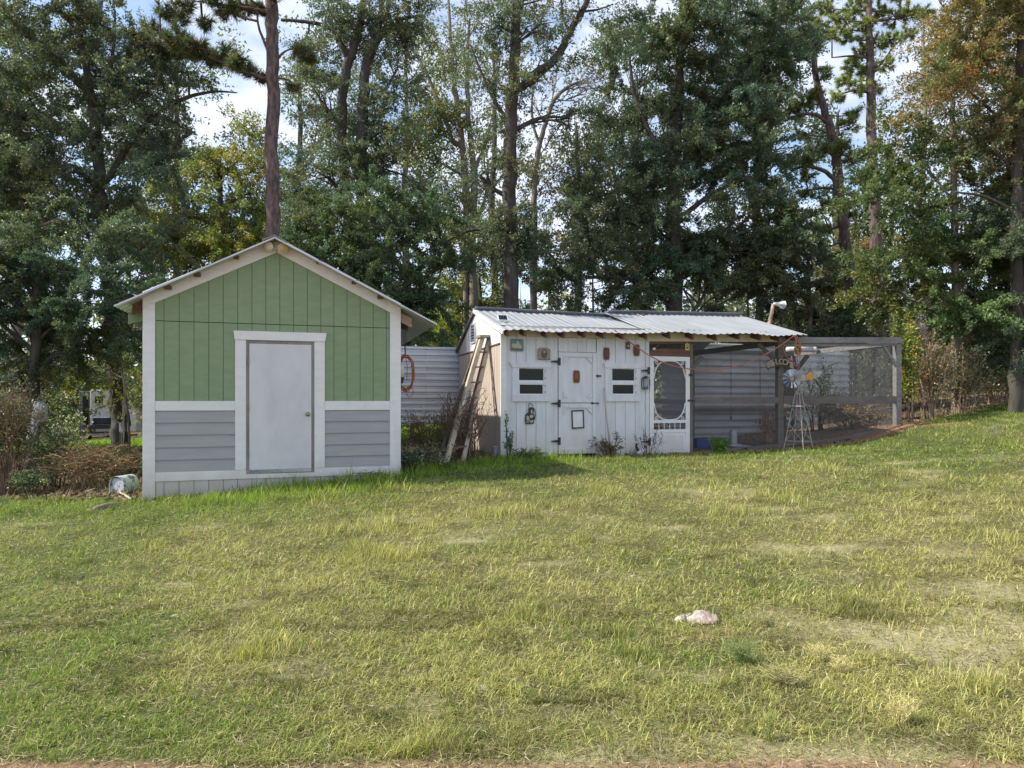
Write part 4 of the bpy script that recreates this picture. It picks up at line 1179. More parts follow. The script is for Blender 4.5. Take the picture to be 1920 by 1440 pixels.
# arched sign on the post: WELCOME
o, s = mount("arched_sign", 1463, 686, -0.09, "arched rusty iron sign with cream letters reading WELCOME on the corner post", "sign")
Ra, mid = 62*s, -62*s
def arc(r, t): return (r*math.sin(t), mid + r*math.cos(t) + 10*s)
ts = np.linspace(R(-31), R(33), 17)
for rr_ in (Ra+5*s, Ra-9.5*s):
    MB().tube([(arc(rr_,t)[0], 0, arc(rr_,t)[1]) for t in ts], 0.011, 6).build("band", M['rust'], o)
for t in (ts[0], ts[-1]):
    p, q = arc(Ra+5*s, t), arc(Ra-9.5*s, t)
    MB().tube([(p[0],0,p[1]),(q[0],0,q[1])], 0.011, 6).build("band", M['rust'], o)
for i, ch in enumerate("WELCOME"):
    t = R(-25.5 + 8.9*i)
    cu = bpy.data.curves.new("letter", 'FONT'); cu.body = ch; cu.size = 15.5*s; cu.extrude = 0.008; cu.align_x = 'CENTER'; cu.align_y = 'CENTER'
    cu.materials.append(M['letter'])
    tmp = bpy.data.objects.new("letter", cu)
    me_ = bpy.data.meshes.new_from_object(tmp); bpy.data.objects.remove(tmp)
    l = bpy.data.objects.new("letter", me_); C.objects.link(l); l.parent = o
    p = arc(Ra-2.3*s, t); l.location = (p[0], -0.004, p[1]); l.rotation_euler = (R(90), 0, 0)
    l.rotation_euler = (Matrix.Rotation(t, 3, 'Y') @ Matrix.Rotation(R(90), 3, 'X')).to_euler()
    l.scale = (0.86 if ch in "WM" else 0.95, 1, 1)
MB().bar((0,0.02,-3*s),(0,0.08,-3*s),0.03,0.03).build("bracket", M['rust'], o)

# ------------------------------------------------------------------ garden windmill
wm = P(1497, 843, 14.25); wm.z = g1(wm.x, wm.y)
o = empty("garden_windmill", wm, R(8)); tag(o, "rust streaked white garden windmill with a blue-grey fan and yellow tail", "windmill")
Hh = 1.20
ft = 0.30; tp = 0.045
cor = [(-1,-1),(1,-1),(1,1),(-1,1)]
rotm = Matrix.Rotation(R(32), 3, 'Z')
legp = lambda i, t: rotm @ Vector((cor[i][0]*(ft*0.72+(tp-ft*0.72)*t), cor[i][1]*(ft*0.72+(tp-ft*0.72)*t), Hh*t))
for i in range(4):
    MB().tube([legp(i,-0.06), legp(i,1.0)], 0.0078, 6).build("leg", M['mill'], o)
for t in (0.14, 0.75, 0.985):
    for i in range(4):
        MB().tube([legp(i,t), legp((i+1)%4,t)], 0.0048, 5).build("girt", M['mill'], o)
for (t0, t1) in ((0.14,0.45),(0.45,0.74)):
    for i in range(4):
        MB().tube([legp(i,t0), legp((i+1)%4,t1)], 0.0042, 5).build("cross_brace", M['mill'], o)
        MB().tube([legp((i+1)%4,t0), legp(i,t1)], 0.0042, 5).build("cross_brace", M['mill'], o)
pf = MB()
for k in range(5):
    y = -0.16+0.08*k
    pf.bar(rotm @ Vector((-0.21,y,Hh*0.77)), rotm @ Vector((0.21,y,Hh*0.77)), 0.022, 0.008)
pf.bar(rotm @ Vector((-0.21,-0.17,Hh*0.765)), rotm @ Vector((-0.21,0.17,Hh*0.765)), 0.02, 0.01).bar(rotm @ Vector((0.21,-0.17,Hh*0.765)), rotm @ Vector((0.21,0.17,Hh*0.765)), 0.02, 0.01)
pf.build("platform", M['mill'], o)
MB().tube([(0,0,Hh),(0,0,Hh+0.26)], 0.010, 6).build("spindle", M['mill'], o)
hub = Vector((-0.20,-0.10,Hh+0.30))
MB().tube([hub, (0.30,0.06,Hh+0.27)], 0.010, 6).build("shaft", M['mill'], o)
fan = MB(); fd = Vector((-0.80,-0.60,0.06)).normalized()
qf = Vector((0,0,1)).rotation_difference(fd)
for k in range(12):
    t0 = 2*math.pi*k/12
    r0, r1 = 0.045, 0.205
    vs = []
    for (r, dt, h) in ((r0,-0.22,-0.01),(r0,0.22,0.01),(r1,0.23,0.03),(r1,-0.18,-0.02)):
        v = Vector((r*math.cos(t0+dt), r*math.sin(t0+dt), h)); vs.append(hub + qf @ v)
    blade = MB().add(vs, [(0,1,2,3)]); blade.build("fan_blade", M['millfan'], o, solid=0.003)
b = MB().lathe([(0.05,-0.02),(0.05,0.02)], (0,0,0), 'z', 12); b.v = [tuple(hub + qf @ Vector(v)) for v in b.v]; b.build("fan_hub", M['rust'], o)
MB().prism([(0.0,Hh+0.24),(0.16,Hh+0.26),(0.17,Hh+0.38),(0.06,Hh+0.40),(0.02,Hh+0.33)], -0.006, 0.006).build("gear_cover", M['mill'], o)
MB().prism([(0.17,Hh+0.29),(0.33,Hh+0.28),(0.34,Hh+0.42),(0.28,Hh+0.44),(0.18,Hh+0.36)], -0.005, 0.005).build("tail", M['millyellow'], o)
MB().prism([(0.34,Hh+0.30),(0.50,Hh+0.36),(0.53,Hh+0.47),(0.35,Hh+0.42)], -0.005, 0.005).build("tail_tip", M['mill'], o)

# ------------------------------------------------------------------ step ladder
lad = empty("step_ladder", (-1.1, 12.4, 0.30)); tag(lad, "weathered wooden step ladder folded and leaning on the coop's bare side", "ladder")
lb = Vector((-1.1, 12.4, 0.30))
A0, A1 = P(833,876,12.25)-lb, P(903.5,634,13.62)-lb
B0, B1 = P(867,869,12.5)-lb, P(918,634,13.72)-lb
C0, C1 = A0+Vector((-0.17,0.24,0.02)), A1+Vector((-0.05,0.06,-0.01))
upv = Vector((0.35,-0.9,0.2))
def flat(p, q, w, t, m, nm="rail"):
    MB().bar(p, q, t, w, up=((B0-A0).normalized())).build(nm, m, lad, bevel=0.003)
flat(A0, A1, 0.095, 0.075, M['ladder'])
flat(B0, B1, 0.085, 0.045, M['ladder'])
flat(C0, C1, 0.07, 0.03, M['ladder_dark'])
D0_, D1_ = B0+Vector((-0.12,0.22,0.02)), B1+Vector((-0.03,0.05,-0.01))
flat(D0_, D1_, 0.06, 0.03, M['ladder_dark'])
for k in range(7):
    t = 0.13 + 0.125*k
    pa, pb = A0.lerp(A1, t), B0.lerp(B1, t)
    b = MB().bar(pa + (pb-pa)*0.1, pb - (pb-pa)*0.06, 0.11, 0.026, Vector((0,0,1)))
    b.build("step", M['ladder_dark'], lad)
    pc, pd = C0.lerp(C1, t), D0_.lerp(D1_, t)
    MB().bar(pc, pa - (pa-pc)*0.15, 0.04, 0.022).build("spreader_bar", M['ladder_dark'], lad)
    if k % 2: MB().bar(pc, pd, 0.035, 0.02).build("back_rung", M['ladder_dark'], lad)
cm = (A1+B1+C1+D1_)/4
b = MB().bar(A1+(A1-B1)*0.35+Vector((-0.03,0,0.03)), B1-(A1-B1)*0.35+Vector((0.0,0,0.03)), 0.24, 0.055, Vector((0,0,1)))
b.build("cap", M['jamb'], lad, bevel=0.006)
t0, t1 = A0.lerp(A1,0.45), A0.lerp(A1,0.54)
MB().bar(t0+Vector((0.0,-0.052,-0.012)), t1+Vector((0.0,-0.052,-0.012)), 0.05, 0.004, Vector((0,-1,0.2))).build("paper_label", M['plastic'], lad)

# ------------------------------------------------------------------ in and around the run
def at_ground(px, py, d): 
    a, z = CP(px, py, d); w = CPF.world(a, d); return Vector((w.x, w.y, g1(w.x, w.y)))
p = at_ground(1322, 828, 1.15)
o = empty("blue_tub", p, TH); tag(o, "shallow blue plastic tub inside the run beside the screen door post", "tub")
w, h, dpt = 0.74, 0.20, 0.5
for nm, x0, x1, y0, y1 in (("tub_side",-w/2,w/2,-dpt/2,-dpt/2+0.012),("tub_side",-w/2,w/2,dpt/2-0.012,dpt/2),("tub_side",-w/2,-w/2+0.012,-dpt/2,dpt/2),("tub_side",w/2-0.012,w/2,-dpt/2,dpt/2)):
    MB().box(x0,x1,y0+(0.013 if x1-x0<0.1 else 0),y1-(0.013 if x1-x0<0.1 else 0),0.0,h).build(nm, M['blue'], o)
MB().box(-w/2+0.013,w/2-0.013,-dpt/2+0.013,dpt/2-0.013,0.005,0.02).build("tub_floor", M['blue'], o)
b = MB()
for (x0,x1,y0,y1) in ((-w/2-0.03,w/2+0.03,-dpt/2-0.03,-dpt/2-0.001),(-w/2-0.03,w/2+0.03,dpt/2+0.001,dpt/2+0.03),(-w/2-0.03,-w/2-0.001,-dpt/2,dpt/2),(w/2+0.001,w/2+0.03,-dpt/2,dpt/2)):
    b.box(x0,x1,y0,y1,h-0.02,h+0.006)
b.build("rim", M['blue'], o)
p = at_ground(1375, 832, 1.0)
o = empty("poultry_feeder", p, TH); tag(o, "galvanised poultry feeder cylinder standing in its round tray", "feeder")
MB().lathe([(0.02,0.02),(0.085,0.03),(0.088,0.36),(0.08,0.37),(0.02,0.385)], (0,0,0), 'z', 18).build("cylinder", M['galv'], o, smooth=False)
MB().lathe([(0.02,0.0),(0.17,0.0),(0.175,0.045),(0.168,0.045),(0.16,0.012),(0.02,0.012)], (0.02,0,0), 'z', 20).build("tray", M['galv'], o)
p = at_ground(1388, 841, 0.45)
o = empty("feed_pan", p, TH); tag(o, "flat galvanised pan lying in the dirt before the feeder", "pan")
MB().lathe([(0.02,0.005),(0.20,0.005),(0.235,0.05),(0.228,0.052),(0.196,0.016),(0.02,0.016)], (0,0,0), 'z', 20).build("pan", M['galv'], o)
for px, zz, lab in ((1370.5, 1.06, "black string hanging over the feeder with a dark weight at its end"), (1425, 1.0, "black chain hanging from the run roof beside the dry weed")):
    a, z = CP(px, 660, 1.6); o = empty("hanging_string", CPF.world(a, 1.6, z+0.1), TH); tag(o, lab, "string")
    zb_ = CP(px, 782 if px < 1400 else 790, 1.6)[1] - (z+0.1)
    MB().tube([(0,0,0),(0.004,0,zb_*0.5),(0,0,zb_)], 0.006, 5).build("line", M['black'], o)
    MB().lathe([(0.008,zb_+0.03),(0.02,zb_),(0.022,zb_-0.05),(0.01,zb_-0.06)], (0,0,0), 'z', 8).build("weight", M['black'], o)
a, z = CP(1508, 655.5, 2.6)
o = empty("plastic_pipe", CPF.world(a, 2.6, z), TH); tag(o, "white plastic pipe lying under the open run's roof timbers", "pipe")
MB().tube([(-0.55,0,-0.01),(0.30,0,0.012)], 0.075, 14).build("pipe", M['plastic'], o, smooth=True)
MB().tube([(0.28,0,0.012),(0.36,0,0.014)], 0.085, 14).build("collar", M['plastic'], o, smooth=True)
# pole with a bagged lamp behind the roof
pb = CPF.world(cx(1452, 600, 3.0), 4.1, 0); 
ptop = P(1450, 571, pb.y); pbot = P(1441.5, 612, pb.y); dirp = (ptop-pbot)
o = empty("wooden_pole", (pbot - dirp*2.3)); tag(o, "leaning wooden pole behind the roof with a white plastic bag on top", "pole")
MB().tube([Vector((0,0,0)), dirp*3.3], [0.055,0.05], 8).build("pole", M['ladder'], o)
r6 = random.Random(9)
b = MB(); tip = dirp*3.3
b.lathe([(0.01,-0.03),(0.04,0.0),(0.05,0.10),(0.10,0.20),(0.115,0.30),(0.06,0.34)], (0,0,0), 'x', 11)
b.v = [tuple(tip + Vector((v[0]+0.02+r6.uniform(-.02,.02), v[1]+r6.uniform(-.025,.025), v[2]+0.02+r6.uniform(-.025,.025)-0.1*max(v[0],0)))) for v in b.v]
b.build("plastic_bag", M['plastic'], o)
MB().tube([tip+Vector((-0.02,-0.06,0.0)), dirp*2.9+Vector((0.03,-0.07,0)), dirp*2.5+Vector((-0.08,-0.07,0)), dirp*2.2+Vector((-0.22,-0.05,0))], 0.010, 5).build("cord", M['orange'], o)

# concrete block under the corner, small goose figure by the wall
p = CPF.world(0.02, 0.30); 
o = empty("concrete_block", (p.x, p.y, g1(p.x,p.y)), TH); tag(o, "grey concrete block under the coop's corner", "block")
MB().box(-0.1,0.1,-0.1,0.1,-0.05,0.2).build("block", M['block'], o, bevel=0.01)
p = at_ground(1200, 850, -0.16)
o = empty("goose_figure", p, TH); tag(o, "small weathered black and white goose figure at the wall's foot", "figurine")
body = MB().lathe([(0.01,-0.02),(0.075,0.01),(0.09,0.07),(0.075,0.13),(0.03,0.17),(0.008,0.18)], (0.04,0,0), 'z', 12)
body.build("body", M['plastic'], o, smooth=True)
MB().tube([(-0.02,0,0.09),(-0.07,0,0.14),(-0.085,0,0.20),(-0.07,0,0.235),(-0.05,0,0.225)], [0.04,0.03,0.022,0.026,0.012], 8).build("neck", M['black'], o, smooth=True)
MB().tube([(-0.10,0.02,0.01),(-0.095,0.02,0.13),(-0.085,0.02,0.2)], [0.02,0.018,0.014], 7).build("stake", M['ladder'], o, smooth=True)
MB().tube([(0.10,0,0.04),(0.135,0,0.10),(0.105,0,0.17),(0.11,0,0.22)], [0.012,0.018,0.015,0.008], 6).build("tail", M['black'], o, smooth=True)
MB().lathe([(0.002,-0.06),(0.03,-0.05),(0.04,-0.02)], (-0.055,-0.02,0.06), 'y', 8).build("breast", M['plastic'], o, smooth=True)

# pale rock on the lawn, with two chips and a few scraps
def rock(name, px, py, Y, w, d, h, m, label, cat, seed, npts=40, group=None, parent=None):
    import bmesh
    r = random.Random(seed)
    bm = bmesh.new()
    for k in range(npts):
        v = Vector((r.gauss(0,1), r.gauss(0,1), r.gauss(0,1))).normalized()
        v = Vector((v.x*w/2*r.uniform(0.85,1.1), v.y*d/2*r.uniform(0.85,1.1), max(v.z,-0.3)*h*r.uniform(0.8,1.05)))
        if v.x < 0: v.z *= 1 + 0.9*v.x/w
        bm.verts.new(v)
    bmesh.ops.convex_hull(bm, input=bm.verts)
    bmesh.ops.subdivide_edges(bm, edges=bm.edges, cuts=2, use_grid_fill=True)
    for v in bm.verts: v.co += Vector((r.uniform(-1,1), r.uniform(-1,1), r.uniform(-1,1))) * 0.006 * (w/0.2)
    me = bpy.data.meshes.new(name); bm.to_mesh(me); bm.free(); me.materials.append(m)
    o = bpy.data.objects.new(name, me); C.objects.link(o)
    q = P(px, py, Y); o.location = (q.x, q.y, g1(q.x, q.y)+0.005); o.rotation_euler = (0,0,r.uniform(-0.3,0.3))
    return tag(o, label, cat, group)
def Yat(px, py):
    """Depth where the view ray through a pixel meets the ground."""
    lo, hi = 2.0, 40.0
    for _ in range(200):
        Y = lo + 0.02
        q = P(px, py, lo)
        if q.z <= g1(q.x, q.y): return lo
        lo += 0.05
    return lo
Yr = Yat(1306, 1165)
rock("rock", 1314, 1166, Yr, 0.25, 0.17, 0.075, M['stone'], "pale pinkish rock lying on the lawn", "rock", 5)
rock("rock", 1277, 1166, Yr, 0.085, 0.07, 0.045, M['stone'], "small reddish stone touching the pale rock's lower end", "rock", 6)
for px, py, w, lab in ((1187,1084,0.07,"small white scrap beside a bare patch on the lawn"), (327,1160,0.07,"small white scrap lying in the green part of the lawn"), (905,1300,0.14,"flat pale stone sunk in the lawn near the dirt verge"), (1033,1020,0.05,"tiny white pebble in the upper middle of the lawn")):
    rock("stone_scrap", px, py, Yat(px, py), w*0.8, w*0.6, 0.014, M['stone'], lab, "stone", int(px), 20)
p = at_ground(1165, 858, -0.35)
rock("stone_scrap", 1165, 858, p.y, 0.05, 0.05, 0.04, M['plastic'], "round white pebble on the red clay at the coop's foot", "stone", 77, 20)

# ------------------------------------------------------------------ things in the rough at the far side of the shed
q = P(223, 922, Yat(223, 925)); q.z = g1(q.x, q.y)
o = empty("culvert_pipe", q, R(-12)); tag(o, "paint flecked grey metal pipe end standing in the brush beside the shed", "pipe")
M['flecked'] = surf("flecked_grey_metal", (0.36,0.40,0.45), (0.55,0.58,0.62), 0.7, (5,5,5), metal=0.0, stain=(0.10,0.11,0.11), stain_scale=(9,9,9), stain_lo=0.52, stain_hi=0.58)
b = MB(); vs = []; n = 14
for k in range(n+1):
    t = math.pi*k/n
    for y in (-0.05, 0.26):
        for r in (0.135, 0.128):
            vs.append((r*math.cos(t), y, 0.13 + (r*1.05*math.sin(t))))
fs = []
for k in range(n):
    i = 4*k
    fs += [(i,i+4,i+6,i+2),(i+1,i+3,i+7,i+5),(i,i+1,i+5,i+4),(i+2,i+6,i+7,i+3)]
b.add(vs, fs).box(-0.135,-0.128,-0.05,0.26,-0.05,0.13).box(0.128,0.135,-0.05,0.26,-0.05,0.13)
b.build("shell", M['flecked'], o)
MB().prism([(0.126*math.cos(t), 0.13+0.13*math.sin(t)) for t in np.linspace(0,math.pi,10)] + [(-0.126,-0.04),(0.126,-0.04)], -0.03, -0.02).build("end_plate", M['flecked'], o)
q = P(45, 812, 13.5); q.z = g1(q.x, q.y)
o = empty("white_pipe", q); tag(o, "thick white plastic pipe leaning out of the brush beside a white panel", "pipe")
e_ = P(73, 757, 13.3) - q
MB().tube([(0,0,0), tuple(e_)], 0.075, 14).build("pipe", M['plastic'], o, smooth=True)
MB().tube([tuple(e_*0.78), tuple(e_*1.02)], 0.087, 14).build("collar", M['plastic'], o, smooth=True)
q = P(77, 790, 13.9)
o = empty("upright_board", (q.x, q.y, g1(q.x,q.y)), R(20)); tag(o, "upright flat white panel standing behind the leaning white pipe", "panel")
zz = q.z-g1(q.x,q.y)
MB().box(-0.12,0.11,0,0.02,zz,zz+0.42).build("panel", M['plastic'], o)
MB().box(-0.02,0.02,0.021,0.06,-0.1,zz+0.4).build("post", M['oldwood'], o)
q = P(226, 809, 14.3)
o = empty("white_stake", (q.x, q.y, g1(q.x,q.y))); tag(o, "white topped marker stake before the thick oak trunk", "stake")
zz = q.z-g1(q.x,q.y)
MB().box(-0.02,0.02,-0.01,0.01,-0.1,zz).build("stake", M['oldwood'], o)
MB().box(-0.023,0.023,-0.014,0.014,zz+0.001,zz+0.19).build("white_cap", M['plastic'], o)
def stick(pxa, pya, pxb, pyb, r, label, lift=0.03):
    Ya, Yb = Yat(pxa, pya), Yat(pxb, pyb)
    a_, b_ = P(pxa,pya,Ya), P(pxb,pyb,Yb)
    o = MB().tube([Vector((0,0,lift)), (b_-a_)*0.5+Vector((0,0.01,lift+0.01)), (b_-a_)+Vector((0,0,lift))], [r,r*0.95,r*0.8], 7).build("fallen_stick", M['ladder'], None)
    o.location = a_; tag(o, label, "stick")
stick(176, 957, 218, 947, 0.022, "peeled pale stick lying at the edge of the mown grass")
stick(219, 925, 246, 940, 0.018, "thin pale stick pointing from the metal pipe to the shed corner")
stick(162, 926, 180, 920, 0.014, "short pale stick in the brown brush near the metal pipe")

# ------------------------------------------------------------------ pickup truck and camper far behind
q = P(196, 829, 44.0); gz = q.z
for (dx, dy) in ((0,0),): pass
tr = empty("pickup_truck", (q.x, q.y, gz-0.02), R(33)); tag(tr, "old dark maroon pickup truck parked under the trees, tailgate towards the shed", "truck")
# local: x across, y forward (away from viewer), z up
def body_prism(poly, x0, x1, nm, m, par=tr, bev=0.03):
    """poly in (y, z)."""
    n = len(poly); vs = [(x0, p[0], p[1]) for p in poly] + [(x1, p[0], p[1]) for p in poly]
    fs = [tuple(range(n))[::-1], tuple(range(n, 2*n))] + [(i,(i+1)%n,n+(i+1)%n,n+i) for i in range(n)]
    return MB().add(vs, fs).build(nm, m, par, bevel=bev)
arch = lambda yc, r=0.40: [(yc - r*math.cos(t), 0.50 + r*math.sin(t)*0.9) for t in np.linspace(0.15, math.pi-0.15, 8)]
low = [(0.0,0.50)] + arch(1.0) + [(1.5,0.45)] + arch(4.25) + [(5.1,0.50)]
for x0, x1 in ((-0.92,-0.80),(0.80,0.92)):
    body_prism(low + [(5.1,1.02),(3.6,1.08),(0.0,1.08)], x0, x1, "body_side", M['truck'], bev=0.02)
MB().box(-0.79,0.79,0.05,2.1,0.62,0.68).build("bed_floor", M['truck'], tr)
tg = MB().box(-0.79,0.79,-0.03,0.03,0.55,1.07).build("tailgate", M['truck'], tr, bevel=0.01)
MB().box(-0.5,0.5,-0.045,-0.031,0.72,0.90).build("tailgate_panel", M['chrome'], tg)
body_prism([(2.1,0.6),(3.65,0.6),(3.6,1.08),(2.1,1.08)], -0.79, 0.79, "cab", M['truck'])
rf = body_prism([(2.12,1.09),(3.55,1.09),(3.05,1.62),(2.35,1.64)], -0.76, 0.76, "cab_roof", M['chrome'], bev=0.04)
MB().add([(-0.64,2.14,1.14),(0.64,2.14,1.14),(0.60,2.33,1.57),(-0.60,2.33,1.57),(-0.64,2.12,1.14),(0.64,2.12,1.14),(0.60,2.31,1.57),(-0.60,2.31,1.57)],[(0,1,2,3),(4,7,6,5),(0,4,5,1),(1,5,6,2),(2,6,7,3),(3,7,4,0)]).build("rear_window", M['pane'], rf)
for s_ in (-1,1):
    MB().add([(s_*0.768,2.35,1.14),(s_*0.768,3.35,1.14),(s_*0.768,3.0,1.56),(s_*0.768,2.45,1.56)],[(0,1,2,3)]).build("side_window", M['pane'], rf, solid=0.01)
body_prism([(3.66,0.6),(5.08,0.6),(5.08,0.98),(3.66,1.05)], -0.79, 0.79, "hood", M['truck'])
MB().box(-0.88,0.88,-0.16,-0.05,0.46,0.60).build("rear_bumper", M['chrome'], tr, bevel=0.02)
for s_ in (-1,1):
    MB().box(s_*0.86-0.05,s_*0.86+0.05,-0.02,-0.004,0.70,1.0).build("tail_light", M['barrel'], tr)
    for yc in (1.0, 4.25):
        wv = MB().lathe([(0.20,-0.11),(0.34,-0.11),(0.36,-0.06),(0.36,0.06),(0.34,0.11),(0.20,0.11)], (s_*0.80,yc,0.36), 'x', 20)
        wv.v = [(v[0], v[1], v[2]) for v in wv.v]
        wh = wv.build("wheel", M['tyre'], tr)
        MB().lathe([(0.02,-0.05),(0.19,-0.06),(0.195,0.06),(0.02,0.05)], (s_*0.82,yc,0.36), 'x', 14).build("rim", M['chrome'], wh)

q = P(170, 800, 52.0)
cmz = g1(q.x, q.y)
cm_ = empty("camper_trailer", (q.x, q.y, cmz), R(14)); tag(cm_, "white camper trailer with a dark swoosh parked behind the pickup truck", "camper")
zt1 = P(170, 738, 52.0).z - cmz
MB().box(-0.05,3.2,0,2.3,0.45,zt1+0.3).build("body", M['camper'], cm_, bevel=0.06)
MB().box(-0.9,-0.055,0.25,2.2,0.45,zt1+0.2).build("front_section", M['camper_grey'], cm_, bevel=0.05)  # shaded end of the white camper, the shade put into grey
MB().box(-0.62,-0.22,0.235,0.249,0.9,zt1-0.2).build("front_window", M['pane'], cm_)
wn = MB().box(0.30,0.86,-0.02,0.0,zt1-0.75,zt1-0.22).build("window", M['dark'], cm_)
MB().box(0.33,0.83,-0.03,-0.021,zt1-0.72,zt1-0.25).build("pane", M['pane'], wn)
MB().prism([(0.30,zt1-1.18),(0.72,zt1-1.16),(1.2,zt1-0.93),(0.75,zt1-0.98)], -0.012, 0.0).build("stripe", M['camper_grey'], cm_)
MB().tube([(0.45,-0.006,zt1-0.90),(0.75,-0.006,zt1-0.86),(1.2,-0.006,zt1-0.94)], 0.018, 5).build("stripe", M['camper_grey'], cm_)
dd_ = MB().box(1.5,2.15,-0.015,0.0,0.6,zt1+0.05).build("door", M['camper'], cm_)
MB().box(2.05,2.10,-0.04,-0.016,1.3,1.4).build("handle", M['black'], dd_)
for yc in (1.4, 2.2):
    MB().lathe([(0.1,-0.1),(0.33,-0.1),(0.33,0.1),(0.1,0.1)], (yc,0.15,0.33), 'y', 16).build("wheel", M['tyre'], cm_)

# ------------------------------------------------------------------ trees
def unit(v):
    return v / (np.linalg.norm(v, axis=-1, keepdims=True) + 1e-9)
def leaf_tris(pos, dirs, ln, wd_, g):
    """One pointed leaf per row."""
    n = len(pos)
    rv = unit(g.normal(size=(n, 3)))
    side = unit(np.cross(dirs, rv))
    ln = (ln * g.uniform(0.7, 1.25, n))[:, None]; w = wd_ * g.uniform(0.7, 1.25, n)[:, None]
    V = np.stack([pos - side*w/2 + dirs*ln*0.15, pos + side*w/2 + dirs*ln*0.15, pos + dirs*ln], 1)
    return V
def leaf_cols(n, cols, g, clump=None, cvar=0.15):
    cols = np.array(cols, float)
    k = g.integers(0, len(cols), n)
    c = cols[k] * g.uniform(1.0, 1.7, n)[:, None]
    if clump is not None:
        m = g.normal(1.0, cvar, clump.max()+1).clip(0.55, 1.6)
        h = g.normal(0, 0.10, clump.max()+1)
        c = c * m[clump][:, None]
        c[:, 0] *= 1 + h[clump]; c[:, 2] *= 1 - h[clump]
    return c.clip(0.004, 0.8)

